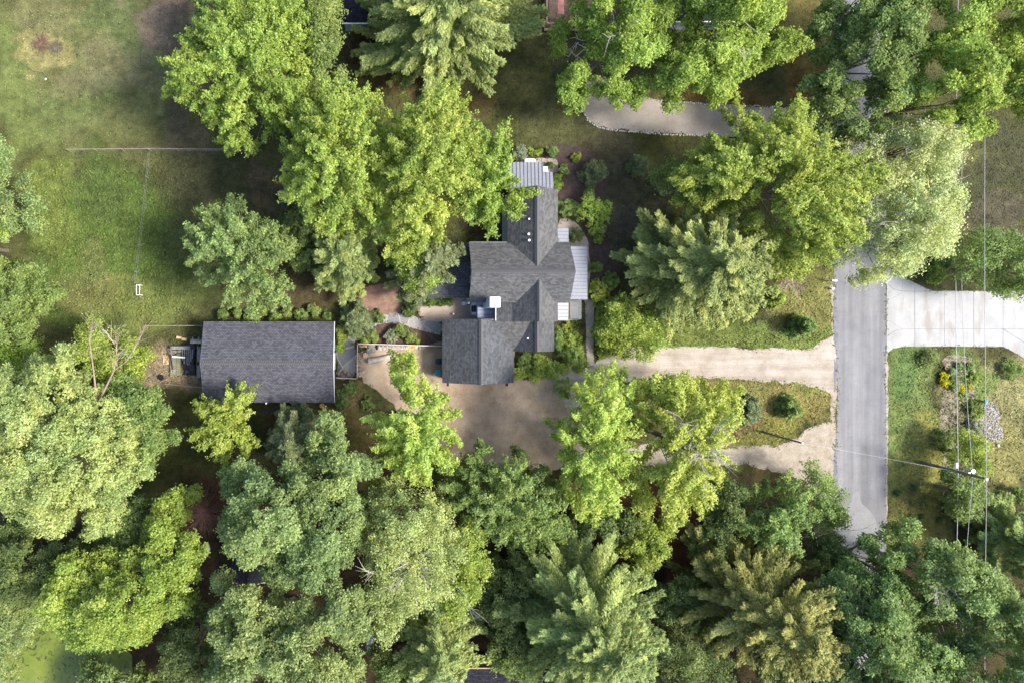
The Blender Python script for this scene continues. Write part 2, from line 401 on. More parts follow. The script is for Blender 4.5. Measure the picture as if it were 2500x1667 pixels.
def pine_crown(name, poly, h, hb, pal, rng, parent=None, cen=(0,0), nb=None, loc=(0,0,0), sc_=1.0, droop=.12):
    A=np.array(poly); area=.5*abs(np.dot(A[:,0],np.roll(A[:,1],1))-np.dot(A[:,1],np.roll(A[:,0],1)))
    nb=nb or int(55+area*1.0)
    u=np.sqrt(rng.random(nb))*.0+rng.random(nb)**1.15
    phi=np.arange(nb)*2.39996+rng.normal(0,.25,nb)
    R=polyR(poly,cen,phi)
    L=R*(1-u**1.8)**.66*rng.uniform(.86,1.14,nb)+.5*sc_
    z0=hb+(h-hb)*u+rng.normal(0,.35,nb)*min(1,h/10)
    PV=[];FV=[];TV=[];P_=[];N_=[];A_=[];T_=[];H_=[]
    for i in range(nb):
        n=int(np.clip(L[i]*66*DENS,14,800)); t=rng.random(n)**.72*(.95)+.05
        d=np.array((cos(phi[i]),sin(phi[i])))
        w=(.20+.27*L[i]**.6)*np.clip(1.2-t,0.10,1)*np.clip(t*5,.2,1)*.85
        # secondary fans along the branch
        nf=max(3,int(L[i]*2.6)); fp=(np.arange(nf)+rng.uniform(-.25,.25,nf))/nf; fan=np.maximum(fp[np.minimum((t*nf).astype(int),nf-1)],.02); side=np.where(rng.random(n)<.5,-1,1)
        q=rng.random(n)**.8
        along=fan*L[i]+q*w*.95+rng.normal(0,.07,n); lat=side*q*w+rng.normal(0,.08,n)
        along=np.minimum(along, L[i]*1.03)
        bend=rng.normal(0,.05)*L[i]*t**2
        x=d[0]*along-d[1]*(lat+bend); y=d[1]*along+d[0]*(lat+bend)
        tt=along/L[i]
        z=z0[i]-droop*L[i]*np.sin(tt*pi*.9)+.13*L[i]*tt**2*(.4+u[i])+rng.normal(0,.07,n)-np.abs(lat)*.22
        ax=np.column_stack([d[0]-d[1]*side*.45, d[1]+d[0]*side*.45, np.full(n,.12)])
        P_.append(np.column_stack([x+cen[0],y+cen[1],z])); A_.append(unit(ax))
        H_.append(np.full(n,.5+rng.normal(0,.2)))
        T_.append(.5+rng.normal(0,.13)+rng.normal(0,.13,n)+.10*(tt-.5))
    P=np.vstack(P_);Ax=np.vstack(A_);T=np.concatenate(T_)
    P[:,2]=np.maximum(P[:,2],.06)
    k=3; P=np.repeat(P,k,0)+rng.normal(0,.055,(len(P)*k,3)); Ax=np.repeat(Ax,k,0); T=np.repeat(T,k)+rng.normal(0,.05,len(P))
    Nn=unit(np.array((0,0,1.0))+rng.normal(size=P.shape)*.45)
    ln=rng.uniform(.10,.2,len(P)); wd=rng.uniform(.032,.06,len(P))
    V,F=leaves(P,Nn,ln,wd,rng,axis=Ax)
    return npmesh(name,V,F,leafmat(pal),parent,tint=np.clip(T,0,1),hue=np.clip(np.repeat(np.concatenate(H_),k),0,1),loc=loc), np.column_stack([np.cos(phi)*L*.7,np.sin(phi)*L*.7,z0])

def trunk_mesh(root, h, targets, rng, mat, r0=.24, n=12):
    b=MB(); o=parent_origin(root); o=np.array(o)
    lean=rng.normal(0,.25,2)
    top=np.array((lean[0],lean[1],h*.82))
    b.tube([o, o+top*.3+np.array((.1,0,0)), o+top*.65, o+top],[r0*1.25,r0,r0*.5,.04],8)
    idx=rng.permutation(len(targets))[:n]
    for i in idx:
        tg=targets[i]; f=min(.75,max(.2,(tg[2]/h)*rng.uniform(.4,.65)))
        st=o+top*f; en=o+tg; mid=(st+en)/2+np.array((0,0,-.3))+rng.normal(0,.25,3)
        b.tube([st,mid,en],[r0*.34,r0*.18,.02],5)
    return b.build("trunk",mat,root)

def centroid(poly):
    A=np.array(poly); B=np.roll(A,-1,0); cr=A[:,0]*B[:,1]-B[:,0]*A[:,1]; a=cr.sum()/2
    return ((A+B)*cr[:,None]).sum(0)/(6*a)
def tree(name, label, style, pal, h, polyo, seed, hb=None, group=None, twigs=0, scale=1.0, bark='bark', cat='tree'):
    rng=np.random.default_rng(seed)
    hb=h*.35 if hb is None else hb
    zw=h*.62 if style!='pine' else h*.4
    pw=[O(x,y,zw) for x,y in polyo]; c=centroid(pw)
    rel=[(x-c[0],y-c[1]) for x,y in pw]
    root=thing(name,(c[0],c[1],0),label,cat,group)
    if style=='pine': cr,C=pine_crown("crown",rel,h,h*.12,pal,rng,root)
    else: cr,C=crown("crown",rel,h,hb,style,pal,rng,root,scale=scale)
    trunk_mesh(root,h,C,rng,M[bark],r0=.12+.011*h)
    if twigs: bare_twigs(root,rng,twigs,h,rel)
    return root
def bare_twigs(root,rng,n,h,rel):
    b=MB(); o=np.array(root.location); R=np.abs(np.array(rel)).max()
    c0=o+np.array((rng.normal(0,.6),rng.normal(0,.6),h*.83))
    for i in range(n):
        ph=rng.uniform(0,2*pi); L=rng.uniform(.9,2.3)
        d=np.array((cos(ph),sin(ph),rng.uniform(.5,1.3)))
        s0=c0+np.array((rng.normal(0,1.1),rng.normal(0,1.1),0)); p1=s0+d*L*.5; p2=p1+d*L*.6+rng.normal(0,.3,3)
        p2[2]=min(p2[2],h+.7)
        b.tube([s0,p1,p2],[.05,.03,.012],4,False)
        for k in range(6):
            q=s0+(p2-s0)*rng.uniform(.3,1); dd=d+rng.normal(0,.6,3); b.tube([q,q+dd*.5,q+dd*.9+rng.normal(0,.1,3)],[.022,.015,.008],3,False)
    b.build("bare_twigs",M['twig'],root)
def blob(cx,cy,r,rng,n=12,j=.16,asp=1.0):
    return [(cx+r*(1+rng.uniform(-j,j))*cos(2*pi*i/n), cy+r*asp*(1+rng.uniform(-j,j))*sin(2*pi*i/n)) for i in range(n)]
def shrub(name, label, style, pal, h, px, py, r, seed, group=None, asp=1.0, poly=None, native=True, cat='shrub'):
    """px,py,r in photograph pixels (native)"""
    rng=np.random.default_rng(seed)
    pl=poly if poly else blob(px,py,r,rng,asp=asp)
    pw=[W(x,y,h*.5) for x,y in pl]; c=centroid(pw); rel=[(x-c[0],y-c[1]) for x,y in pw]
    if style=='pine': o,_=pine_crown(name,rel,h,.15,pal,rng,loc=(c[0],c[1],0),sc_=.3,nb=int(30+r*.9))
    else:
        R=r*S; st=STY[style]; sv=dict(st)
        f=min(1.0,max(.22,R/3.0)); st.update(sp=st['sp']*f,a=st['a']*f,b=st['b']*f,c=st['c']*f,sg=max(.05,st['sg']*f*.9),sprig=int(st['sprig']*(.35+.6*f)),skip=st['skip']*.3,ls=max(.055,st['ls']*(.45+.4*f)))
        o,_=crown(name,rel,h,max(.03,h*.12),style,pal,rng,depth=h>2.2,loc=(c[0],c[1],0)); st.clear(); st.update(sv)
    return tag(o,label,cat,group)

# ------------------------------------------------------------------ ground and paving
RNG=np.random.default_rng(5)
ZONES=[ # overview x,y, rx,ry, colour, strength
 (200,160,300,210,(.115,.125,.05),1),(30,230,70,190,(.125,.16,.05),.8),(190,250,120,70,(.10,.13,.045),.7),(110,20,90,60,(.15,.15,.07),.6),
 (300,60,110,90,(.085,.12,.045),.6),(250,170,110,80,(.155,.145,.08),.6),(380,40,110,80,(.17,.13,.10),.9),(440,210,60,200,(.08,.07,.048),.8),
 (90,112,48,58,(.23,.215,.09),1),(90,100,18,18,(.10,.08,.075),.8),
 (230,570,170,230,(.085,.125,.03),1),(115,470,50,140,(.13,.165,.042),.8),(230,440,60,90,(.07,.10,.03),.7),(330,690,150,70,(.13,.155,.045),.9),(200,650,60,80,(.135,.14,.055),.5),
 (480,420,150,80,(.055,.06,.028),.9),(620,440,50,50,(.095,.075,.052),.7),(400,590,60,90,(.075,.105,.03),.7),(250,690,60,60,(.15,.155,.055),.5),
 (390,850,60,70,(.24,.19,.125),.95),(440,900,60,25,(.19,.15,.09),.8),(430,1060,150,130,(.06,.065,.02),1),(560,1000,120,120,(.05,.055,.018),.9),
 (480,1180,60,60,(.13,.06,.04),.9),(1180,230,330,150,(.07,.075,.028),1),(870,130,90,80,(.075,.05,.022),.9),(1000,240,120,60,(.10,.075,.035),.7),(1330,300,120,60,(.085,.09,.04),.7),
 (1640,240,140,60,(.15,.095,.035),.95),(1840,60,60,120,(.17,.15,.05),.95),(1850,180,60,60,(.14,.09,.03),.8),
 (1430,450,110,180,(.09,.082,.05),.9),(1460,520,60,40,(.13,.12,.09),.5),(1600,300,200,30,(.07,.075,.025),.7),
 (1860,690,90,100,(.17,.17,.06),1),(1840,640,50,30,(.24,.20,.15),.7),(1700,770,230,50,(.13,.17,.045),.9),(1620,700,100,60,(.07,.09,.025),.7),
 (1790,920,180,90,(.19,.17,.06),1),(1700,880,150,40,(.15,.15,.05),.8),(1740,1000,110,50,(.17,.17,.045),.8),(1680,960,60,50,(.16,.11,.07),.7),(1860,890,50,30,(.16,.19,.05),.7),
 (1500,900,90,50,(.12,.13,.04),.8),(1800,1090,200,40,(.14,.11,.05),.8),
 (2090,960,90,200,(.135,.18,.06),1),(2130,1080,90,140,(.22,.22,.065),.95),(2080,860,50,40,(.09,.15,.05),.8),(2300,900,90,130,(.23,.22,.10),.95),(2310,1050,70,90,(.22,.21,.08),.9),(2250,850,60,40,(.13,.19,.05),.8),
 (2280,370,120,110,(.062,.066,.034),1),(2290,500,100,40,(.085,.078,.055),.8),(2140,640,60,50,(.09,.09,.04),.8),(2180,340,60,60,(.12,.12,.05),.7),
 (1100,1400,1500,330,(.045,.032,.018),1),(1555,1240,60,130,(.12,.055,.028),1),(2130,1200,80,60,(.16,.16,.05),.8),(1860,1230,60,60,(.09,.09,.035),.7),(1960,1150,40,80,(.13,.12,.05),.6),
 (800,930,60,60,(.16,.12,.055),.9),(830,1010,50,60,(.10,.085,.03),.9),(870,1080,60,50,(.08,.045,.03),.8),(640,970,90,40,(.08,.05,.025),.8),
 (730,640,150,60,(.07,.055,.03),.8),(1120,520,60,50,(.09,.065,.045),.8),(1110,600,60,60,(.03,.025,.015),.9),(720,960,40,20,(.40,.16,.05),.8),
]
def wn(x,y,s,seed):
    r=np.random.default_rng(seed); o=np.zeros_like(x)
    for i in range(6):
        a=r.uniform(0,2*pi); f=s*r.uniform(.5,2.2); o+=np.sin((x*cos(a)+y*sin(a))*f+r.uniform(0,6)+1.5*np.sin((y*cos(a)-x*sin(a))*f*.7+r.uniform(0,6)))/6
    return o*1.6
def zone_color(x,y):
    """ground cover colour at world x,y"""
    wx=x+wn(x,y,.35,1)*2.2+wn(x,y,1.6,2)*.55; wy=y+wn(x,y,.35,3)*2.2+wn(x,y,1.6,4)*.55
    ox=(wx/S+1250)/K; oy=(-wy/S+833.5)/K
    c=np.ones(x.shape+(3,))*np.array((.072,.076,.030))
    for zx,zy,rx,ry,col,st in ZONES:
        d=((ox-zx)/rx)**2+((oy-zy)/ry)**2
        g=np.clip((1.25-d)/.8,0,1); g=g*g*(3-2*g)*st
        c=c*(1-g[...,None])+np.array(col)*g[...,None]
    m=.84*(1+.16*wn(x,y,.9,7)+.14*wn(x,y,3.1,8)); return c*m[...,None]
ins=lambda a,b,st: np.arange(a,b+st/2,st)
gx=np.concatenate([[-3000,-800,-200,-90],ins(-66,66,.3),[90,200,800,3000]])
gy=np.concatenate([[-3000,-800,-200,-70],ins(-46,46,.3),[70,200,800,3000]])
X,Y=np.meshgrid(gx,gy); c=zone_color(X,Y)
near=(np.abs(X)<67)&(np.abs(Y)<47)
Zg=np.where(near,.0+.0*X,0)
V=np.column_stack([X.ravel(),Y.ravel(),Zg.ravel()]); nx=len(gx); ny=len(gy)
i,j=np.meshgrid(np.arange(nx-1),np.arange(ny-1)); b=(j*nx+i).ravel()
F=np.column_stack([b,b+1,b+nx+1,b+nx])
m,nt,bs=newmat("ground_cover"); p=pos(nt)
at=N(nt,"ShaderNodeAttribute",attribute_name="col")
c1=mixc(nt,1.0,at.outputs["Color"],ramp(nt,noise(nt,1.3,8,.7,p),[(.3,(.62,.66,.6)),(.5,(1,1,1)),(.72,(1.45,1.35,1.3))]),'MULTIPLY')
c1=mixc(nt,1.0,c1,ramp(nt,noise(nt,9,5,.75,p),[(.3,(.55,.55,.5)),(.7,(1.5,1.45,1.4))]),'MULTIPLY')
nt.links.new(c1,bs.inputs["Base Color"]); bs.inputs["Roughness"].default_value=1; bs.inputs["Specular IOR Level"].default_value=.1
bump(nt,bs,noise(nt,7,5,.8,p),.12,.7)
g=npmesh("ground",V,F,m,color=c.reshape(-1,3)); tag(g,kind="structure")

def rough(poly, amp=.12, step=.5, seed=1):
    r=np.random.default_rng(seed); out=[]; n=len(poly); s=0
    for i in range(n):
        a=np.array(poly[i]); b2=np.array(poly[(i+1)%n]); L=np.linalg.norm(b2-a); k=max(1,int(L/step)); nn=np.array((-(b2-a)[1],(b2-a)[0]))/max(L,1e-6)
        for q in range(k):
            s=.55*s+r.normal(0,amp); out.append(tuple(a+(b2-a)*q/k+nn*s*(0 if q==0 and amp<.02 else 1)))
    return out
def smooth_poly(pl,it=2):
    for _ in range(it):
        o=[]
        for i in range(len(pl)):
            a=np.array(pl[i]); b2=np.array(pl[(i+1)%len(pl)]); o+= [tuple(a*.75+b2*.25),tuple(a*.25+b2*.75)]
        pl=o
    return pl
PAVED=[]
def pave(name, pts, z, mat, amp=.1, sm=1, seed=1, ov=False, kind="structure", step=.45):
    pw=[(O(*q) if ov else W(*q)) for q in pts]
    if sm: pw=smooth_poly(pw,sm)
    if amp: pw=rough(pw,amp,step,seed)
    PAVED.append(pw)
    return tag(MB().sheet(pw,z).build(name,mat),kind=kind)

# asphalt road
m,nt,bs=newmat("asphalt"); p=pos(nt)
sep=N(nt,"ShaderNodeSeparateXYZ"); nt.links.new(p,sep.inputs[0])
cmb=N(nt,"ShaderNodeCombineXYZ"); nt.links.new(sep.outputs[0],cmb.inputs[0]); nt.links.new(mathn(nt,'MULTIPLY',sep.outputs[1],.04),cmb.inputs[1])
c1=ramp(nt,noise(nt,1.1,4,.6,cmb.outputs[0]),[(.3,(.118,.118,.124)),(.5,(.155,.155,.162)),(.75,(.215,.215,.218))])
c1=mixc(nt,1,c1,ramp(nt,noise(nt,.35,7,.65,p),[(.35,(.86,.86,.88)),(.65,(1.12,1.12,1.1))]),'MULTIPLY')
c1=mixc(nt,1,c1,ramp(nt,noise(nt,14,5,.8,p),[(.3,(.8,.8,.8)),(.7,(1.18,1.18,1.18))]),'MULTIPLY')
vo=N(nt,"ShaderNodeTexVoronoi",feature='DISTANCE_TO_EDGE'); vo.inputs["Scale"].default_value=.35
wp=N(nt,"ShaderNodeVectorMath",operation='ADD'); nt.links.new(p,wp.inputs[0])
nz=N(nt,"ShaderNodeTexNoise"); nz.inputs["Scale"].default_value=1.2; nt.links.new(p,nz.inputs[0]); sc2=N(nt,"ShaderNodeVectorMath",operation='SCALE'); sc2.inputs[3].default_value=1.1
nt.links.new(nz.outputs["Color"],sc2.inputs[0]); nt.links.new(sc2.outputs[0],wp.inputs[1]); nt.links.new(wp.outputs[0],vo.inputs["Vector"])
crk=ramp(nt,vo.outputs["Distance"],[(.0,(.72,.72,.74)),(.012,(1,1,1))])
msk=ramp(nt,noise(nt,.12,3,.5,p),[(.5,(0,0,0)),(.6,(1,1,1))])
c1=mixc(nt,mathn(nt,'MULTIPLY',msk,1.0),c1,mixc(nt,1,c1,crk,'MULTIPLY'))
nt.links.new(c1,bs.inputs["Base Color"]); bs.inputs["Roughness"].default_value=.9; bump(nt,bs,noise(nt,30,3,.7,p),.01)
M['asphalt']=m
left=[(2036,-900),(2036,560),(2036,700),(2036,830),(2041,870),(2044,960),(2040,1060),(2039,1120),(2042,1200),(2043,1330),(2045,1500),(2045,2600)]
right=[(2163,2600),(2163,1300),(2163,900),(2163,500),(2163,-900)]
pw=[W(*q) for q in left+right]; pw=rough(pw,.03,.5,3); PAVED.append(pw)
tag(MB().sheet(pw,.03).build("road",m),kind="structure")
M['asphalt_pale']=noisy('pale_patched_asphalt',(.18,.18,.184),(.23,.23,.23),.6,fine=14)
M['asphalt_dark']=noisy('dark_crumbled_asphalt',(.10,.10,.12),(.19,.19,.22),2,fine=14)
pave("road_patch",[(2050,1245),(2078,1230),(2084,1200),(2096,1197),(2102,1225),(2120,1240),(2135,1265),(2140,1290),(2162,1310),(2162,2400),(2046,2400),(2047,1300)],.036,M['asphalt_pale'],.06,1,4)
for k,(y0,y1,wd) in enumerate([(700,850,7),(870,960,5),(1085,1205,9)]):
    pave("road_edge",[(2036,y0),(2036+wd,y0+20),(2038+wd,(y0+y1)/2),(2037+wd,y1-10),(2037,y1)],.036,M['asphalt_dark'],.06,1,6+k)
M['gravel']=noisy('pale_gravel',(.21,.178,.14),(.30,.266,.228),.5,fine=11,c3=(.37,.345,.315),bdist=.03)
_m=M['gravel']; _nt=_m.node_tree; _b=_nt.nodes['Principled BSDF']; _l=_b.inputs['Base Color'].links[0].from_socket
_mp=N(_nt,'ShaderNodeMapping'); _mp.inputs['Scale'].default_value=(.07,1.0,1); _nt.links.new(pos(_nt),_mp.inputs[0])
_nt.links.new(mixc(_nt,1.0,_l,ramp(_nt,noise(_nt,1.1,5,.6,_mp.outputs[0]),[(.35,(.80,.76,.70)),(.65,(1.12,1.12,1.12))]),'MULTIPLY'),_b.inputs['Base Color'])
M['gravelbrown']=noisy('brown_gravel',(.21,.15,.10),(.32,.24,.17),.6,fine=9,c3=(.40,.32,.245),bdist=.03)
M['gravelgrey']=noisy('grey_gravel',(.215,.18,.145),(.285,.245,.205),.5,fine=10,c3=(.335,.30,.265),bdist=.03)
M['pinkgravel']=noisy('pink_gravel',(.17,.14,.095),(.27,.23,.18),1.1,fine=7,c3=(.34,.30,.25),bdist=.03)
# shoulder strips
pave("road_shoulder",[(2026,690),(2037,690),(2038,850),(2044,960),(2041,1060),(2041,1230),(2046,1330),(2036,1330),(2033,1200),(2030,1060),(2030,900),(2030,800)],.016,M['pinkgravel'],.10,0,9)
pave("road_shoulder",[(2162,640),(2167,640),(2168,870),(2168,1300),(2162,1300)],.016,M['gravel'],.05,0,10)
# gravel drives
pave("driveway",[(1330,905),(1380,885),(1430,905),(1470,870),(1560,842),(1700,846),(1850,850),(1980,853),(2000,835),(2042,815),(2046,975),(2020,955),(1960,937),(1880,930),(1780,925),(1650,920),(1540,925),(1470,955),(1440,1000),(1380,1010)],.020,M['gravel'],.09,1,11)
pave("driveway",[(1380,1075),(1500,1090),(1640,1085),(1740,1093),(1860,1090),(1940,1075),(1975,1050),(2010,1040),(2042,1035),(2044,1210),(2020,1230),(1990,1185),(1900,1150),(1800,1135),(1640,1140),(1500,1135),(1400,1140)],.020,M['pinkgravel'],.14,1,12)
pave("gravel_court",[(873,842),(1082,845),(1082,800),(1090,790),(1255,800),(1260,930),(1330,925),(1400,895),(1440,960),(1440,1080),(1400,1150),(1200,1140),(1050,1115),(980,1040),(960,985),(915,948),(878,928)],.016,M['gravelbrown'],.08,1,13)
pave("gravel_drive",[(1415,190),(1419,260),(1436,297),(1475,316),(1560,322),(1700,330),(1800,336),(1950,349),(2038,362),(2038,272),(1900,264),(1800,259),(1650,251),(1560,235),(1480,190)],.020,M['gravelgrey'],.07,2,14)
# concrete driveway on the right with joints
m,nt,bs=newmat("concrete"); p=pos(nt)
c1=ramp(nt,noise(nt,.5,8,.6,p),[(.35,(.265,.265,.26)),(.6,(.315,.315,.315))])
mp=N(nt,"ShaderNodeMapping"); mp.inputs["Scale"].default_value=(1.0,.28,1); nt.links.new(p,mp.inputs[0])
c1=mixc(nt,ramp(nt,noise(nt,.75,5,.55,mp.outputs[0]),[(.52,(0,0,0)),(.66,(.75,.75,.75))]),c1,(.22,.195,.175))
c1=mixc(nt,1,c1,ramp(nt,noise(nt,12,4,.7,p),[(.3,(.92,.92,.92)),(.7,(1.06,1.06,1.06))]),'MULTIPLY')
nt.links.new(c1,bs.inputs["Base Color"]); bs.inputs["Roughness"].default_value=.9
M['concrete']=m; M['joint']=plain('slab_joint',(.16,.16,.16),.9)
cp=[(2164,640),(2180,664),(2215,682),(2245,697),(2278,711),(2400,711),(2700,711),(2700,960),(2510,880),(2494,871),(2448,846),(2300,846),(2205,845),(2180,851),(2164,862)]
pw=rough([W(*q) for q in cp],.015,.6,4); PAVED.append(pw)
dr=thing("concrete_driveway",(*W(2300,780),0),"white concrete driveway in square panels east of the road","driveway")
MB().slab(pw,-.05,.05).build("slab",m,dr)
jb=MB()
def jl(pts,wd=.05):
    for a,b2 in zip(pts[:-1],pts[1:]):
        a=W(*a);b2=W(*b2); jb.bar((*a,.052),(*b2,.052),wd,.012)
jl([(2232,703),(2233,846)]);jl([(2305,712),(2305,846)],.025);jl([(2376,712),(2377,846)]);jl([(2448,712),(2448,846)],.025)
jl([(2168,695),(2180,706),(2200,711),(2232,712),(2278,711)]);jl([(2166,821),(2180,809),(2200,804),(2232,803),(2700,803)],.035);jl([(2202,682),(2202,711)],.02);jl([(2448,803),(2495,833),(2600,900)]);jl([(2180,728),(2202,714)],.02);jl([(2172,783),(2200,803)],.02)
tag(jb.build("joint",M['joint'],dr))

# mulch, patio, path, pond
M['mulch']=noisy('dark_mulch',(.032,.020,.017),(.066,.044,.036),2.2,fine=10,c3=(.10,.07,.056),bdist=.08)
M['mulchred']=noisy('reddish_mulch',(.13,.075,.055),(.26,.165,.125),1.5,fine=9,bdist=.08)
M['mulchbrown']=noisy('brown_mulch',(.05,.03,.024),(.12,.075,.06),2,fine=10,bdist=.08)
M['patio']=noisy('tan_fines',(.30,.24,.19),(.42,.35,.29),.7,fine=9,bdist=.01)
pave("garden_bed",[(1322,385),(1332,360),(1362,353),(1400,353),(1440,364),(1466,382),(1478,405),(1486,430),(1484,452),(1470,480),(1468,500),(1478,540),(1492,600),(1508,650),(1512,690),(1500,735),(1440,740),(1437,600),(1425,550),(1405,520),(1365,505),(1362,440),(1353,420),(1360,390)],.014,M['mulch'],.06,1,20)
pave("garden_path",[(1295,388),(1352,386),(1362,395),(1364,420),(1352,426),(1300,425)],.022,M['patio'],.03,1,21)
pave("garden_path",[(1362,535),(1385,530),(1410,545),(1430,575),(1438,600),(1440,740),(1424,740),(1395,610),(1362,600)],.022,M['patio'],.04,1,22)
pave("garden_bed",[(866,838),(872,815),(895,805),(925,790),(960,785),(1000,792),(1040,812),(1082,818),(1082,848),(873,842)],.014,M['mulchbrown'],.05,1,23)
pave("garden_bed",[(885,770),(870,740),(880,705),(930,690),(985,700),(985,765),(950,772),(905,780)],.014,M['mulchred'],.08,1,24)
pave("patio",[(1020,715),(1046,725),(1165,728),(1215,735),(1215,785),(1082,786),(1035,784),(1018,760)],.022,M['patio'],.03,1,25)
m,nt,bs=newmat("flagstone"); p=pos(nt)
v1=N(nt,"ShaderNodeTexVoronoi"); v1.inputs["Scale"].default_value=.62; v2=N(nt,"ShaderNodeTexVoronoi",feature='DISTANCE_TO_EDGE'); v2.inputs["Scale"].default_value=.62
nt.links.new(p,v1.inputs["Vector"]); nt.links.new(p,v2.inputs["Vector"])
sepc=N(nt,"ShaderNodeSeparateColor"); nt.links.new(v1.outputs["Color"],sepc.inputs[0])
c1=ramp(nt,sepc.outputs[0],[(0,(.09,.10,.105)),(.5,(.16,.16,.165)),(1,(.26,.25,.235))])
c1=mixc(nt,1,c1,ramp(nt,noise(nt,5,6,.7,p),[(.3,(.8,)*3),(.7,(1.2,)*3)]),'MULTIPLY')
c1=mixc(nt,ramp(nt,v2.outputs["Distance"],[(.03,(1,1,1)),(.06,(0,0,0))]),c1,(.30,.27,.24))
nt.links.new(c1,bs.inputs["Base Color"]); bs.inputs["Roughness"].default_value=.8
bump(nt,bs,ramp(nt,v2.outputs["Distance"],[(.03,(0,0,0)),(.06,(1,1,1))]),.02)
pave("stone_path",[(822,922),(822,830),(848,800),(885,785),(915,778),(945,764),(975,765),(1005,768),(1035,782),(1082,785),(1082,818),(1045,812),(1010,802),(985,796),(950,785),(925,790),(895,806),(874,818),(864,840),(872,860),(872,922)],.026,m,.03,1,26)
pave("front_walk",[(1429,732),(1450,732),(1450,860),(1452,890),(1434,895),(1430,840)],.024,M['gravelgrey'],.02,0,27)
m,nt,bs=newmat("duckweed_pond"); p=pos(nt)
c1=ramp(nt,noise(nt,.25,6,.6,p),[(.3,(.06,.085,.012)),(.5,(.11,.145,.018)),(.75,(.17,.20,.03))])
c1=mixc(nt,1,c1,ramp(nt,noise(nt,8,6,.75,p),[(.3,(.8,.8,.8)),(.7,(1.2,1.2,1.2))]),'MULTIPLY')
c1=mixc(nt,ramp(nt,noise(nt,1.1,8,.75,p,1.5),[(.40,(1,1,1)),(.45,(0,0,0))]),c1,(.02,.02,.012))
nt.links.new(c1,bs.inputs["Base Color"]); bs.inputs["Roughness"].default_value=.5
pave("pond",[(30,1490),(90,1470),(170,1500),(260,1560),(330,1600),(330,1760),(-60,1780),(-40,1640),(10,1560)],.03,m,.15,1,28)
# neighbour's pale gravel path strip under the trees at the right edge
M['sandsoil']=noisy('sandy_soil',(.08,.075,.045),(.19,.16,.115),1.6,fine=9,c3=(.33,.27,.22),bdist=.05)
pave("garden_bed",[(2300,890),(2318,868),(2345,862),(2372,880),(2380,930),(2372,1000),(2385,1080),(2380,1150),(2350,1190),(2322,1180),(2300,1130),(2295,1040),(2302,960)],.014,M['sandsoil'],.18,1,30); PAVED.pop()

# grass tufts: small blades over every open piece of lawn
def tufts(name,n,seed,boxes,size,jit,zc=1.0,cat='grass',lab='short rough grass covering the lawns',lift=.04,tintmul=(1,1,1)):
    r=np.random.default_rng(seed); P=[]
    ar=[(b2[2]-b2[0])*(b2[3]-b2[1]) for b2 in boxes]; T=sum(ar)
    for b2,a2 in zip(boxes,ar):
        k=int(n*a2/T); Q=np.column_stack([r.uniform(b2[0],b2[2],k),r.uniform(b2[1],b2[3],k)]); e_=np.minimum.reduce([Q[:,0]-b2[0],b2[2]-Q[:,0],Q[:,1]-b2[1],b2[3]-Q[:,1]])/min(60,(b2[3]-b2[1])/3); P.append(Q[r.random(k)<np.clip(e_,.05,1)])
    P=np.vstack(P); P=np.column_stack([(P[:,0]*K-1250)*S,-(P[:,1]*K-833.5)*S])
    bad=np.zeros(len(P),bool)
    for pl in PAVED:
        q=pip(P,pl); ii=np.where(q)[0]
        if len(ii)==0: continue
        dd=pdist(P[ii],pl); bad[ii]|=dd>np.abs(r.normal(0,.16,len(ii)))+.10*(wn(P[ii,0],P[ii,1],2.5,77)>.25)
    clump=wn(P[:,0],P[:,1],2.2,seed+9)+r.normal(0,.6,len(P))
    P=P[(~bad)&(clump>-.5)]
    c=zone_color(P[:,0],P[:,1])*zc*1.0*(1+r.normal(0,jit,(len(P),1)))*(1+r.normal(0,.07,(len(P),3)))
    Nn=unit(np.column_stack([r.normal(0,.5,(len(P),2)),np.ones(len(P))]))
    V,F=leaves(np.column_stack([P,r.uniform(.045,lift,len(P))]),Nn,size*r.uniform(.5,1.4,len(P)),size*.42*r.uniform(.5,1.3,len(P)),r)
    V[:,2]=np.maximum(V[:,2],.006)
    o=npmesh(name,V,F,M['blade'],color=np.clip(c,.005,.9)); return tag(o,lab,cat,kind='stuff')
m,nt,bs=newmat("grass_blades"); at=N(nt,"ShaderNodeAttribute",attribute_name="col"); nt.links.new(at.outputs["Color"],bs.inputs["Base Color"]); bs.inputs["Roughness"].default_value=.9; bs.inputs["Specular IOR Level"].default_value=.15; M['blade']=m
tufts("lawn_grass",260000,3,[(-40,-30,2400,1110),(2000,1100,2400,1300)],.10,.34,1.12,lift=.09)
tufts("meadow_weeds",21000,4,[(40,345,470,760),(330,750,460,900)],.13,.24,1.25,lab='taller green weeds and wildflowers in the rough meadow',cat='weeds',lift=.35)
tufts("verge_weeds",15000,6,[(1680,610,1950,1100),(1540,760,1900,800),(2040,800,2400,1200)],.13,.38,1.2,lab='coarse tufts in the verges and islands by the road',cat='grass',lift=.22)

tufts('garden_plants',2600,8,[(2168,830,2250,1120)],.17,.5,1.0,lab='mixed low green plants and tufts filling the sandy garden bed',cat='plants',lift=.4)
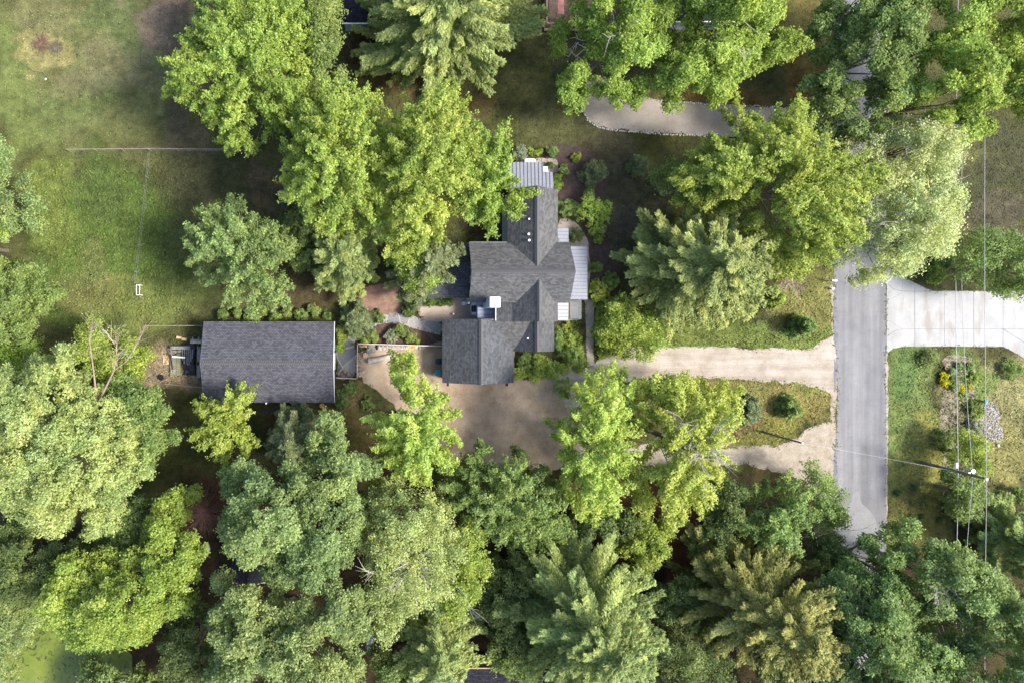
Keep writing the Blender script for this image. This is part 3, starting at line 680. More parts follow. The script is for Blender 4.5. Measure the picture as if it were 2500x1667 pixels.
# ------------------------------------------------------------------ buildings
def uvquad(p):  # world metres: u along first edge, v across
    p=[np.array(q,float) for q in p]; e=p[1]-p[0]; e/=np.linalg.norm(e); n=np.cross(p[1]-p[0],p[2]-p[0]); n/=np.linalg.norm(n); f=np.cross(n,e)
    return [(float((q-p[0])@e),float((q-p[0])@f)) for q in p]
def slab_uv(mb,pts,th=.14):
    """top polygon (3d, counterclockwise from above, first edge = eave) with thickness"""
    n=len(pts); uv=uvquad(pts); b=[(x,y,z-th) for x,y,z in pts]
    fs=[tuple(range(n)),tuple(range(2*n-1,n-1,-1))]+[(i,i+n,(i+1)%n+n,(i+1)%n) for i in range(n)]
    mb.add(list(pts)+b,fs,[uv,[(0,0)]*n]+[[(0,0),(0,.1),(.1,.1),(.1,0)]]*n)
def gable_roof(name,parent,x0,x1,y0,y1,ez,rz,axis,mat,mid=None,th=.14,ridge=True,capmat=None):
    mb=MB()
    if axis=='y':   # ridge runs along y
        m_=mid if mid is not None else (x0+x1)/2
        slab_uv(mb,[(x0,y1,ez),(x0,y0,ez),(m_,y0,rz),(m_,y1,rz)],th); slab_uv(mb,[(x1,y0,ez),(x1,y1,ez),(m_,y1,rz),(m_,y0,rz)],th)
    else:
        m_=mid if mid is not None else (y0+y1)/2
        slab_uv(mb,[(x0,y0,ez),(x1,y0,ez),(x1,m_,rz),(x0,m_,rz)],th); slab_uv(mb,[(x1,y1,ez),(x0,y1,ez),(x0,m_,rz),(x1,m_,rz)],th)
    ro=mb.build(name,mat,parent)
    if ridge:
        cb=MB(); wd=.24
        if axis=='y':
            n=int(abs(y1-y0)/.24)
            for k in range(n):
                ya=y0+(y1-y0)*k/n; yb=y0+(y1-y0)*(k+.9)/n; sl0=(rz-ez)/abs(m_-x0); sl1=(rz-ez)/abs(x1-m_); u=.06+.015*(k%2)
                slab_uv(cb,[(m_-wd,yb,rz+u-wd*sl0),(m_-wd,ya,rz+u-wd*sl0),(m_,ya,rz+u),(m_,yb,rz+u)],.03)
                slab_uv(cb,[(m_+wd,ya,rz+u-wd*sl1),(m_+wd,yb,rz+u-wd*sl1),(m_,yb,rz+u),(m_,ya,rz+u)],.03)
        else:
            n=int(abs(x1-x0)/.24)
            for k in range(n):
                xa=x0+(x1-x0)*k/n; xb=x0+(x1-x0)*(k+.9)/n; sl0=(rz-ez)/abs(m_-y0); sl1=(rz-ez)/abs(y1-m_); u=.06+.015*(k%2)
                slab_uv(cb,[(xa,m_-wd,rz+u-wd*sl0),(xb,m_-wd,rz+u-wd*sl0),(xb,m_,rz+u),(xa,m_,rz+u)],.03)
                slab_uv(cb,[(xb,m_+wd,rz+u-wd*sl1),(xa,m_+wd,rz+u-wd*sl1),(xa,m_,rz+u),(xb,m_,rz+u)],.03)
        cb.build("ridge_cap",capmat or M['ridge'],ro)
    return ro
def gable_walls(parent,x0,x1,y0,y1,ez,rz,axis,mat,mid=None,over=.3,name="wall"):
    if axis=='y':
        m_=mid if mid is not None else (x0+x1)/2; sl0=(rz-ez)/(m_-x0); sl1=(rz-ez)/(x1-m_)
        X0,X1,Y0,Y1=x0+over,x1-over,y0+over,y1-over; A=ez+over*sl0-.17; B=ez+over*sl1-.17; R=rz-.19
        pr=[(X0,0),(X1,0),(X1,B),(m_,R),(X0,A)]
        vs=[(x,Y0,z) for x,z in pr]+[(x,Y1,z) for x,z in pr]
    else:
        m_=mid if mid is not None else (y0+y1)/2; sl0=(rz-ez)/(m_-y0); sl1=(rz-ez)/(y1-m_)
        X0,X1,Y0,Y1=x0+over,x1-over,y0+over,y1-over; A=ez+over*sl0-.17; B=ez+over*sl1-.17; R=rz-.19
        pr=[(Y0,0),(Y1,0),(Y1,B),(m_,R),(Y0,A)]
        vs=[(X0,y,z) for y,z in pr]+[(X1,y,z) for y,z in pr]
    return MB().add(vs,[(4,3,2,1,0),(5,6,7,8,9)]+[(i,(i+1)%5,(i+1)%5+5,i+5) for i in range(5)]).build(name,mat,parent)
def seam_roof(name,parent,pts,z_of,mat,sdir,n,th=.1):
    """flat metal roof polygon pts (world xy), heights z_of(x,y); n raised seams along sdir"""
    top=[(x,y,z_of(x,y)) for x,y in pts]; mb=MB(); slab_uv(mb,top,th); r=mb.build(name,mat,parent)
    A=np.array(pts); lo=A.min(0); hi=A.max(0); sb=MB(); ax=1 if sdir=='y' else 0; ot=1-ax
    for k in range(n+1):
        v=lo[ot]+(hi[ot]-lo[ot])*(k+.0)/n; v=min(max(v,lo[ot]+.02),hi[ot]-.02)
        xs=[]
        for i in range(len(pts)):
            a=A[i];b2=A[(i+1)%len(pts)]
            if (a[ot]-v)*(b2[ot]-v)<0: t=(v-a[ot])/(b2[ot]-a[ot]); xs.append(a[ax]+t*(b2[ax]-a[ax]))
        if len(xs)<2: continue
        s0,s1=min(xs),max(xs); p0=(v,s0) if ax==1 else (s0,v); p1=(v,s1) if ax==1 else (s1,v)
        sb.bar((*p0,z_of(*p0)+.02),(*p1,z_of(*p1)+.02),.05,.06)
    sb.build("seam",M['seam'],r); return r
def pipe(parent,px,py,z,r=.07,mat='white',name="vent_pipe",h=.35):
    x,y=W(px,py,z); b=MB().cyl((x,y),r,z-h,z,12); b.cyl((x,y),r*1.25,z,z+.05,12); return b.build(name,M[mat],parent)

# --- farmhouse
hx,hy=W(1290,690); house=thing("farmhouse",(hx,hy,0),"large house with crossing grey shingle gable roofs, metal porch roofs and white chimney","house")
E=5.4
x0,yt=W(1145,593,E); x1,yb=W(1391,739,E)
gable_roof("main_roof",house,x0,x1,yb,yt,E,7.75,'x',M['sh_main'])
mw=gable_walls(house,x0,x1,yb,yt,E,7.75,'x',M['siding'],over=.35,name="main_wall")
wb=None
for k,py in enumerate((632,665,700)):
    b=MB(); wx=x0+.35; wy=W(0,py,4)[1]; b.box(wx-.05,wy-.5,3.4,wx+.02,wy+.5,4.7); fr=b.build("window",M['white'],house)
    MB().box(wx-.075,wy-.42,3.48,wx-.051,wy+.42,4.62).build("pane",M['darkglass'],fr)
    b=MB(); b.box(wx-.05,wy-.45,1.0,wx+.02,wy+.45,2.3); fr=b.build("window",M['white'],house)
    MB().box(wx-.075,wy-.38,1.08,wx-.051,wy+.38,2.22).build("pane",M['darkglass'],fr)
ym=(yt+yb)/2
# gutters of the main roof
b=MB(); b.box(x0+.05,yt+.002,E-.13,W(1238,593,E)[0],yt+.12,E-.02); b.build("gutter",M['seam'],house)
b=MB(); b.box(x0-.04,yb-.1,E-1.9,x0+.12,yb+.12,E-.2); b.build("downspout",M['siding'],house)
# north wing
nx0,ny1=W(1239,463,5.2); nx1=W(1362,463,5.2)[0]
gable_roof("north_roof",house,nx0,nx1,ym-.3,ny1,5.2,7.35,'y',M['sh_main'])
gable_walls(house,nx0,nx1,ym-.6,ny1,5.2,7.35,'y',M['siding'],name="north_wall")
# south wing
sx0,sy0=W(1250,785,5.1); sx1=W(1362,785,5.1)[0]
gable_roof("south_roof",house,sx0,sx1,sy0,ym+.2,5.1,7.15,'y',M['sh_main'])
gable_walls(house,sx0,sx1,sy0,ym+.5,5.1,7.15,'y',M['siding'],name="south_wall")
# lower slope west of the south wing, between chimney and wing
ax0,ay0=W(1212,785,4.5)
mb=MB(); slab_uv(mb,[(ax0,yb+.6,4.45),(ax0,ay0,4.45),(sx0+.25,ay0,5.2),(sx0+.25,yb+.6,5.2)]); mb.build("side_roof",M['sh_main'],house)
MB().box(ax0+.2,ay0+.2,0,sx0+.5,yb+.5,4.35).build("side_wall",M['siding'],house)
b=MB(); b.box(ax0-.1,ay0+.002,4.25,ax0-.002,yb+.1,4.42); b.build("gutter",M['white'],house)
# small grey-blue metal roof west of it, shade's blue put into its colour
bx0,by1=W(1166,738,3.0); by0=W(1166,779,3.0)[1]
seam_roof("low_metal_roof",house,[(bx0,by0),(ax0+.1,by0),(ax0+.1,yb+.2),(bx0,yb+.2)],lambda x,y:3.0+.15*(x-bx0)*.3,M['metal_shade'],'x',4)
MB().box(bx0+.15,by0+.15,0,ax0+.15,yb+.3,2.87).build("low_wall",M['siding'],house)
# north metal porch roof
pn=[(1243,466),(1243,396),(1326,396),(1326,420),(1349,421),(1351,466)]
pw=[W(x,y,3.0) for x,y in pn]; yy0=pw[0][1]; 
seam_roof("north_porch_roof",house,[pw[0],pw[5],pw[4],pw[3],pw[2],pw[1]],lambda x,y:3.25-.10*(y-yy0),M['metal'],'y',12)
MB().box(pw[0][0]+.5,pw[0][1]-.3,0,pw[5][0]-.5,pw[2][1]-.4,2.6).build("porch_wall",M['siding'],house)
for q in (pw[1],pw[2],pw[4]):
    MB().box(q[0]-.22 if q is not pw[1] else q[0]+.1,q[1]-.25,0,q[0]-.08 if q is not pw[1] else q[0]+.24,q[1]-.1,2.55).build("porch_post",M['white'],house)
# east metal roofs
def er(name,a,b2,c2,d,z,mat,n,sd='x',pitch=.12):
    xa,ya=W(a,b2,z); xb,yb2=W(c2,d,z)
    seam_roof(name,house,[(xa,yb2),(xb,yb2),(xb,ya),(xa,ya)],lambda x,y:z+.0+(xb-x)*pitch,mat,sd,n)
    MB().box(xa,yb2+.12,0,xb-.15,ya-.12,z-.2).build("wall",M['siding'],house)
er("east_metal_roof",1355,557,1388,592,3.0,M['metal'],4)
er("east_porch_roof",1380,602,1434,732,3.0,M['metal'],15)
er("white_metal_roof",1350,739,1387,783,3.0,M['metalw'],5)
# louvred pergola
pa=W(1390,732,2.5); pb=W(1426,780,2.5)
xx0,yy1=pa; xx1,yy0_=pb
pg=thing("slatted_pergola",((xx0+xx1)/2,(yy0_+yy1)/2,0),"dark slatted pergola over the small deck beside the white metal roof","pergola")
for k in range(15):
    y=yy0_+.12+(yy1-yy0_-.24)*k/14; MB().box(xx0+.05,y-.055,2.4,xx1-.28,y+.055,2.5).build("slat",M['greyplastic'],pg)
MB().box(xx0,yy0_,2.28,xx0+.08,yy1,2.39).build("beam",M['greyplastic'],pg); MB().box(xx1-.55,yy0_,2.28,xx1-.42,yy1,2.51).build("beam",M['greyplastic'],pg)
for q in ((xx1-.5,yy0_+.06),(xx1-.5,yy1-.12)): MB().box(q[0]-.06,q[1]-.06,0,q[0]+.06,q[1]+.06,2.27).build("post",M['greyplastic'],pg)
MB().box(xx0,yy0_-.1,.05,xx1+.1,yy1,.2).build("deck",M['patio'],pg)
# garage
G=2.9
gx0,gy1=W(1080,779,G); gx1,gy0=W(1254,934,G)
gable_roof("garage_roof",house,gx0,gx1,gy0,gy1,G,5.25,'y',M['sh_dark'])
gable_walls(house,gx0,gx1,gy0,gy1,G,5.25,'y',M['siding'],name="garage_wall")
cwx,cwy0=W(1353,857,G); cx0=W(1252,857,G)[0]; 
gable_roof("kitchen_roof",house,cx0,cwx,cwy0,sy0+.5,G,4.75,'y',M['sh_dark'])
gable_walls(house,cx0,cwx,cwy0,sy0+.6,G,4.75,'y',M['siding'],name="kitchen_wall")
mid=(cx0+cwx)/2
v=lambda px,py,z:(*W(px,py,z),z)
mb=MB(); slab_uv(mb,[v(1246,858,2.86),v(1258,858,2.86),v(1296,783,4.55),v(1188,783,4.55)],.1); mb.build("valley_roof",M['sh_main'],house)
# west shed wing
wx0,wy0=W(1044,728,2.8); 
mb=MB(); wx1=x0+.34; wyt=W(0,640,3.9)[1]
slab_uv(mb,[(wx0,wy0,2.8),(wx1,wy0,2.8),(wx1,wyt,4.0),(wx0,wyt,4.0)]); slab_uv(mb,[(wx1,wyt+2.2,2.9),(wx0,wyt+2.2,2.9),(wx0,wyt,4.0),(wx1,wyt,4.0)])
mb.build("west_roof",M['sh_barn'],house)
MB().box(wx0+.25,wy0+.25,0,wx1,wyt+1.9,2.7).build("west_wall",M['siding'],house)
# chimney
cx,cy=W(1209,738,8.3); r=23.5*S*.9/2
ch=MB().box(cx-r,cy-r,3.2,cx+r,cy+r,8.2).build("chimney",M['siding'],house)
MB().box(cx-r-.04,cy-r-.04,8.2,cx+r+.04,cy+r+.04,8.3).build("cap",M['white'],ch)
b=MB(); pts=[(cx-.12+.2*cos(t),cy+.27*sin(t),8.31+.02) for t in np.linspace(2.0,4.3,8)]; b.tube(pts,.035,6); b.build("flue_hood",M['greyplastic'],ch)
pipe(house,1292,535,6.9,.07,'white'); pipe(house,1291,572,6.9,.10); pipe(house,1292,587,6.9,.10); pipe(house,1289,826,4.5,.06)
b=MB(); q=W(1362,587,5.2); b.cyl(q,.14,5.0,5.35,10); b.build("roof_vent",M['greyplastic'],house)
for px in (1093,1237):
    q=W(px,939,1.9); MB().box(q[0]-.12,q[1]-.12,1.7,q[0]+.12,q[1]+.2,2.1).build("lantern",M['black'],house)
MB().box(gx0+1.0,gy0+.24,.02,gx0+3.6,gy0+.298,2.3).build("garage_door",M['white'],house)
MB().box(gx1-3.6,gy0+.24,.02,gx1-1.0,gy0+.298,2.3).build("garage_door",M['white'],house)

# --- barn
B=2.9; bx0,byt=W(497,785,B); bx1,byb=W(816,982,B)
barn=thing("barn",((bx0+bx1)/2,(byt+byb)/2,0),"long outbuilding with grey-purple shingle gable roof and white garage door","outbuilding")
gable_roof("roof",barn,bx0,bx1,byb,byt,B,4.55,'x',M['sh_barn'])
gable_walls(barn,bx0,bx1,byb,byt,B,4.55,'x',M['siding'],over=.12)
d0=W(819,862,1.5)[1]; d1=W(819,902,1.5)[1]
MB().box(bx1-.13,d1,.02,bx1-.04,d0,2.3).build("door",M['white'],barn)
b=MB(); b.add([(bx1+.02,byb,B+.0),(bx1+.02,(byb+byt)/2,4.56),(bx1+.02,byt,B),(bx1+.02,byt,B-.2),(bx1+.02,(byb+byt)/2,4.36),(bx1+.02,byb,B-.2),
  (bx1+.06,byb,B+.0),(bx1+.06,(byb+byt)/2,4.56),(bx1+.06,byt,B),(bx1+.06,byt,B-.2),(bx1+.06,(byb+byt)/2,4.36),(bx1+.06,byb,B-.2)],
  [(0,1,4,5),(1,2,3,4),(11,10,7,6),(10,9,8,7),(0,6,7,1),(1,7,8,2)]); b.build("fascia",M['white'],barn)
for py in (858,905):
    q=(bx1-.1,W(819,py,2)[1]); b=MB(); b.cyl(q,.12,1.8,2.1,10); b.build("lantern",M['black'],barn)
pipe(barn,650,984,3.0,.07)

# --- neighbours' buildings seen at the frame edges
def simple_house(label,px0,py0,px1,py1,ez,rz,axis,mat,trim,name="neighbour_house"):
    a=W(px0,py1,ez); c=W(px1,py0,ez)
    t=thing(name,((a[0]+c[0])/2,(a[1]+c[1])/2,0),label,"house")
    gable_roof("roof",t,a[0],c[0],a[1],c[1],ez,rz,axis,M[mat],capmat=M[mat]); gable_walls(t,a[0],c[0],a[1],c[1],ez,rz,axis,M['siding'])
    MB().box(a[0]+.02,a[1]-.12,ez-.16,c[0]-.02,a[1]-.003,ez-.02).build("gutter",M[trim],t); MB().box(a[0]+.02,c[1]+.003,ez-.16,c[0]-.02,c[1]+.12,ez-.02).build("gutter",M[trim],t)
    return t
simple_house("black-roofed house cut by the top edge behind the pale pine",834,-160,1110,56,3.0,4.6,'x','sh_black','white')
simple_house("dark blue-roofed house cut by the bottom edge under the two pale pines",1000,1632,1420,1850,3.2,5.2,'x','sh_black','tan_trim')
simple_house("small dark shed roof glimpsed between crowns right of the red brush pile",566,1312,650,1420,2.4,3.2,'y','sh_black','white',"garden_shed")
simple_house("house with white gutter hidden under the olive trees at the top",1600,-140,1800,52,3.0,4.6,'x','sh_black','white')
a=W(895,1590,2.6);c=W(912,1555,2.6)
wt=thing("canopy_tent",(a[0],a[1],0),"white canopy top glimpsed between crowns near the bottom edge","canopy")
b=MB(); m0=((a[0]+c[0])/2,(a[1]+c[1])/2,3.2); q=[(a[0],a[1],2.5),(c[0],a[1],2.5),(c[0],c[1]+.3,2.5),(a[0],c[1]+.3,2.5)]
b.add(q+[m0],[(0,1,4),(1,2,4),(2,3,4),(3,0,4)]); b.build("canopy",M['white'],wt)
for p3 in q: MB().cyl(p3[:2],.04,0,2.5,8).build("leg",M['steel'],wt)
a=W(1330,66,.6);c=W(1470,-60,.6)
dk=thing("timber_deck",((a[0]+c[0])/2,(a[1]+c[1])/2,0),"dark timber deck with railing at the top edge beside the pale pine","deck")
b=MB(); n=int((c[1]-a[1])/.15)
for k in range(n): b.box(a[0],a[1]+.15*k,.45,c[0],a[1]+.15*k+.135,.6)
b.build("deck_boards",M['deck'],dk)
b=MB(); b.box(a[0],a[1],1.35,c[0],a[1]+.1,1.45); b.box(a[0],a[1],1.352,a[0]+.1,c[1],1.452); b.box(a[0],a[1]-.35,.2,c[0],a[1]-.02,.35)
for k in range(12): 
    b.box(a[0]+.02,a[1]+.3+k*.5,.6,a[0]+.08,a[1]+.36+k*.5,1.35); b.box(a[0]+.3+k*.5,a[1]+.02,.6,a[0]+.36+k*.5,a[1]+.08,1.35)
b.build("railing",M['wood'],dk)
q0=W(1362,-60,2.4);q1=W(1378,34,2.4)
aw=thing("patio_umbrella_cloth",(q0[0],q1[1],0),"reddish brown cloth cover over the deck at the top edge","cover")
b=MB(); 
for k in range(10):
    ya=q1[1]+(q0[1]-q1[1])*k/10; yb3=q1[1]+(q0[1]-q1[1])*(k+1)/10; zz=2.3+.12*(k%2); z2=2.3+.12*((k+1)%2)
    b.add([(q0[0],ya,zz),(q1[0],ya,zz-.1),(q1[0],yb3,z2-.1),(q0[0],yb3,z2)],[(0,1,2,3)])
b.build("cloth",noisy('reddish_cloth',(.17,.07,.06),(.27,.13,.11),2,fine=10),aw)
for p3 in ((q0[0],q1[1]),(q1[0],q1[1]),(q0[0],q0[1]),(q1[0],q0[1])): MB().cyl(p3,.05,.6,2.25,8).build("post",M['wood'],aw)
# ------------------------------------------------------------------ trees (outlines read off the photograph, at each crown's own height)
T=tree
T('broadleaf_tree','large bright maple by the upper left lawn, leftmost crown of the top row','maple','lime',16,[(470,60),(520,10),(600,-20),(680,-15),(725,40),(740,110),(735,200),(720,250),(690,300),(640,295),(590,330),(550,345),(500,300),(455,265),(420,235),(393,205),(400,150),(440,110)],101)
T('broadleaf_tree','mid green tree cut by the top edge, between leftmost maple and black roof','fine','mid',13,[(700,-40),(785,-40),(790,60),(800,150),(780,215),(730,230),(700,120),(680,30)],102)
T('broadleaf_tree','dark green crown peeking out behind the top left maple at the top edge','dense','teal',10,[(450,-30),(545,-40),(535,30),(490,45),(450,35)],103)
T('broadleaf_tree','low dark green tree filling the gap between the two great maples at upper left','dense','deep',8,[(640,270),(700,225),(790,200),(800,260),(740,330),(660,370),(620,330)],104)
T('broadleaf_tree','large vivid lime maple with spiky plumes left of centre','maple','lime',17.5,[(665,330),(690,290),(715,240),(750,215),(800,212),(850,230),(885,260),(895,350),(885,430),(885,500),(850,540),(790,545),(720,530),(680,480),(655,440),(670,400),(645,360)],105)
T('broadleaf_tree','tall lime green maple just left of the metal porch roof, touching the spiky lime maple','maple','lime',18,[(880,285),(930,255),(980,220),(1040,228),(1075,265),(1095,330),(1085,400),(1065,450),(1030,500),(1000,555),(950,590),(900,580),(875,520),(865,440),(868,350)],106)
T('broadleaf_tree','bright maple limb crown overhanging the dark west slope of the north roof','maple','lime',12.5,[(1085,320),(1110,290),(1150,285),(1172,335),(1160,385),(1185,415),(1218,422),(1215,455),(1195,490),(1150,498),(1140,530),(1110,520),(1060,510),(1050,450),(1060,380)],107)
T('broadleaf_tree','narrow yellow green crown hanging between the two pines west of the house','fine','lime',11,[(900,540),(960,520),(995,540),(990,600),(1000,650),(960,680),(935,640),(900,610)],108)
T('pine_tree','grey green pine left of the yellow green crown, west of the house','pine','pinegrey',12,[(715,570),(740,520),(790,495),(840,510),(865,560),(855,620),(870,655),(830,685),(780,685),(730,655),(712,610)],109)
T('pine_tree','dark grey green conifer reaching over the low roof of the west wing','pine','pinedark',12,[(950,560),(1000,530),(1040,555),(1075,578),(1065,610),(1052,645),(1000,655),(965,692),(915,680),(890,650),(920,600)],110)
T('broadleaf_tree','cool green rounded tree standing alone north of the long outbuilding','maple','teal',13,[(440,530),(470,485),(520,470),(580,475),(620,510),(650,530),(690,580),(672,620),(692,650),(655,690),(610,700),(590,727),(540,700),(510,660),(475,640),(450,600),(428,590)],111)
T('broadleaf_tree','dark green low tree between the cool green tree and the spiky lime maple','dense','deep',6,[(640,480),(690,470),(740,520),(730,600),(690,640),(650,560)],112)
T('broadleaf_tree','grey green tree at the left edge below the meadow corner','fine','sage',10,[(-170,300),(15,320),(50,360),(75,410),(85,470),(60,520),(10,540),(-170,540)],113)
T('broadleaf_tree','small vivid yellow green crown at the left edge','dense','yellow',9,[(-120,525),(15,522),(30,560),(12,605),(-120,605)],114)
T('broadleaf_tree','broad green tree on the left edge beside the rough meadow','dense','mid',11,[(-170,600),(20,605),(70,610),(105,650),(138,690),(115,730),(90,770),(50,800),(-170,800)],115)
T('broadleaf_tree','olive green low growth at the left edge above the huge pale crown','fine','olive',7,[(-40,780),(40,790),(90,770),(130,790),(90,850),(20,870),(-40,860)],116)
T('broadleaf_tree','huge pale yellow green crown at the lower left edge','dense','pale',18,[(-40,870),(30,830),(90,820),(150,790),(180,830),(200,880),(250,900),(300,930),(330,980),(320,1050),(330,1120),(300,1170),(260,1165),(235,1230),(200,1250),(165,1215),(120,1225),(70,1210),(20,1170),(-40,1150)],117)
T('broadleaf_tree','mid green tree below the stacked lumber, right of the huge pale crown','dense','mid',13,[(250,900),(290,850),(340,870),(385,890),(412,930),(415,980),(390,1030),(350,1062),(310,1060),(270,980)],118)
T('broadleaf_tree','thin leafy tree with bare twigs beside the dead tree','fine','olive',9,[(180,745),(240,735),(300,770),(375,810),(340,840),(330,870),(270,880),(210,850),(175,800)],119,twigs=5)
T('broadleaf_tree','yellow green tree with an arm pointing up beside the red brush pile','dense','lime',13.5,[(110,1330),(165,1255),(250,1270),(330,1250),(350,1180),(380,1120),(445,1130),(435,1180),(475,1215),(472,1290),(455,1350),(440,1400),(380,1430),(330,1480),(265,1480),(230,1500),(190,1475),(150,1430),(100,1390)],120)
T('broadleaf_tree','dark green tree in the gap below the huge pale crown','dense','deep',8,[(-40,1200),(90,1225),(175,1250),(200,1290),(120,1380),(60,1390),(-40,1380)],121)
T('broadleaf_tree','dark green tree in the gap above the red brush pile','dense','deep',7,[(250,1180),(340,1120),(400,1150),(360,1240),(290,1260),(230,1240)],122)
T('willow_tree','grey green willow leaning over the duckweed pond at the left edge','fine','sage',8,[(-40,1375),(60,1370),(85,1430),(55,1500),(40,1560),(20,1640),(-40,1640)],123)
T('broadleaf_tree','low green tree at the bottom edge just right of the pond','dense','mid',7,[(165,1535),(240,1515),(320,1525),(400,1560),(420,1640),(160,1640)],124)
T('broadleaf_tree','dark green tree between the pond side tree and the large sage crown','dense','deep',9,[(385,1430),(440,1395),(500,1410),(500,1500),(480,1600),(400,1600),(370,1500)],125)
T('pine_tree','dark sage conifer close below the long outbuilding','pine','pinedark',10,[(612,1010),(640,955),(670,915),(710,950),(745,1000),(735,1060),(670,1065),(620,1050)],126)
T('broadleaf_tree','soft green tree right of the dark sage conifer','round','sage',12,[(720,965),(760,945),(800,985),(835,1020),(872,1065),(860,1095),(800,1110),(750,1075),(710,1040)],127)
T('broadleaf_tree','large rounded lobed sage green crown, upper of the two left of bottom centre','round','sage',17,[(500,1110),(535,1055),(580,1075),(610,1065),(660,1060),(710,1070),(790,1080),(825,1110),(835,1200),(820,1290),(760,1340),(660,1340),(540,1280),(500,1230),(515,1180)],128)
T('broadleaf_tree','large rounded lobed sage green crown, lower of the two left of bottom centre','round','sage',17.5,[(480,1350),(520,1290),(590,1320),(660,1310),(760,1330),(840,1310),(860,1400),(845,1480),(860,1640),(500,1640),(490,1500),(470,1430)],129)
T('broadleaf_tree','small bright yellow green tree overlapping the south eave of the long outbuilding','maple','lime',9,[(445,960),(468,930),(500,928),(512,900),(555,885),(597,905),(585,940),(570,970),(585,1010),(570,1040),(540,1052),(500,1045),(468,1020),(448,1000)],130)
T('broadleaf_tree','yellow green tree with feathery arms standing on the brown court below the garage','maple','yellow',13,[(885,935),(905,900),(900,835),(945,820),(960,850),(1000,880),(1035,900),(1025,940),(1058,960),(1035,1000),(1058,1025),(1040,1060),(1032,1092),(960,1095),(910,1085),(870,1030),(840,950)],131)
T('broadleaf_tree','yellow tree by the drive entrance of the court, left one of the yellow pair','maple','yellow',13,[(1290,945),(1325,870),(1370,850),(1445,870),(1450,930),(1462,1000),(1440,1080),(1430,1150),(1390,1165),(1330,1192),(1290,1120),(1282,1060),(1240,975)],132)
T('broadleaf_tree','yellow green tree with grey dead twigs at its top, right one of the yellow pair','maple','yellow',14,[(1470,945),(1472,875),(1530,860),(1590,880),(1640,890),(1692,912),(1662,960),(1652,1010),(1630,1080),(1642,1110),(1600,1150),(1550,1188),(1480,1170),(1458,1100),(1480,1030)],133,twigs=26)
T('broadleaf_tree','deep green tree south of the gravel court','maple','mid',11,[(1000,1130),(1040,1060),(1110,1030),(1180,1040),(1250,1070),(1290,1120),(1302,1180),(1272,1240),(1232,1275),(1170,1260),(1120,1230),(1080,1190),(1030,1170)],134)
T('broadleaf_tree','pale green ragged tree with bare twigs left of the deep green tree','fine','pale',15,[(848,1150),(895,1108),(970,1108),(1025,1130),(1045,1180),(1075,1240),(1060,1310),(1010,1370),(950,1400),(925,1450),(880,1472),(850,1420),(838,1330),(828,1250)],135,twigs=24)
T('broadleaf_tree','yellow green crown wedged between the ragged pale tree and the dark gap','fine','lime',12,[(1040,1180),(1105,1200),(1118,1280),(1095,1340),(1060,1400),(1000,1420),(1010,1320)],136)
T('pine_tree','pale grey green pine over the left end of the dark blue roof at the bottom','pine','pinegrey',16,[(935,1400),(1000,1330),(1055,1390),(1100,1395),(1135,1440),(1100,1475),(1065,1500),(1060,1560),(1000,1590),(945,1545),(900,1530),(880,1508),(925,1460)],137)
T('pine_tree','great pale grey green pine right of bottom centre, the biggest pine','pine','pinegrey',19,[(1205,1290),(1250,1225),(1300,1235),(1330,1240),(1390,1178),(1418,1260),(1430,1310),(1512,1320),(1498,1380),(1522,1440),(1490,1480),(1478,1560),(1400,1600),(1300,1620),(1250,1580),(1190,1500),(1225,1450),(1140,1400),(1195,1350)],138)
T('broadleaf_tree','shaded green tree between the two bottom pines','dense','deep',9,[(1090,1300),(1160,1270),(1220,1290),(1240,1350),(1200,1400),(1220,1470),(1170,1500),(1120,1460),(1100,1390)],139)
T('broadleaf_tree','green bushy tree overlapping the orange edge of the dark blue roof','dense','mid',8,[(1120,1480),(1190,1470),(1245,1500),(1250,1530),(1200,1545),(1140,1530)],140)
T('broadleaf_tree','yellow green low tree with fine round leaves above the biggest pine','dense','olive',7,[(1420,1220),(1470,1185),(1550,1190),(1538,1260),(1512,1320),(1440,1320)],141)
T('pine_tree','olive yellow pine right of the reddish brown litter patch','pine','pineolive',17,[(1575,1370),(1610,1305),(1635,1225),(1700,1265),(1755,1230),(1820,1270),(1885,1310),(1905,1340),(1862,1400),(1905,1450),(1872,1500),(1805,1530),(1740,1565),(1690,1505),(1615,1485),(1600,1430),(1550,1410)],142)
T('broadleaf_tree','glossy green tree above the olive yellow pine','maple','mid',10,[(1680,1180),(1715,1130),(1760,1120),(1790,1080),(1830,1112),(1852,1160),(1842,1225),(1810,1262),(1750,1255),(1700,1235)],143)
T('broadleaf_tree','dark green tree left of the glossy green tree by the pink gravel','dense','deep',8,[(1585,1140),(1650,1085),(1700,1110),(1690,1190),(1640,1230),(1590,1200)],144)
T('broadleaf_tree','thin green tree at the road edge over bare grey sticks','fine','mid',7.5,[(1820,1120),(1865,1068),(1895,1095),(1942,1140),(1932,1190),(1900,1215),(1860,1200),(1825,1160)],145)
T('broadleaf_tree','dark low tree on the road edge below the bare grey sticks','dense','deep',6,[(1850,1240),(1900,1220),(1935,1250),(1940,1320),(1890,1330),(1850,1290)],146)
T('broadleaf_tree','dark green limb crown reaching up over the road at lower right','round','mid',13,[(1930,1300),(1965,1240),(2010,1200),(2025,1150),(2055,1190),(2040,1250),(2035,1290),(2055,1330),(2050,1400),(1990,1400),(1940,1370)],147)
T('broadleaf_tree','green tree with pale bare limbs on the right verge of the road, bottom','round','teal',14,[(2040,1270),(2085,1210),(2130,1225),(2172,1198),(2200,1260),(2215,1330),(2180,1400),(2100,1430),(2040,1400)],148,twigs=8)
T('broadleaf_tree','cool green lobed crown at the lower right, nearest the corner','round','teal',16,[(2180,1300),(2230,1270),(2270,1320),(2320,1350),(2342,1420),(2312,1470),(2332,1550),(2290,1640),(2180,1640),(2160,1530),(2170,1420)],149)
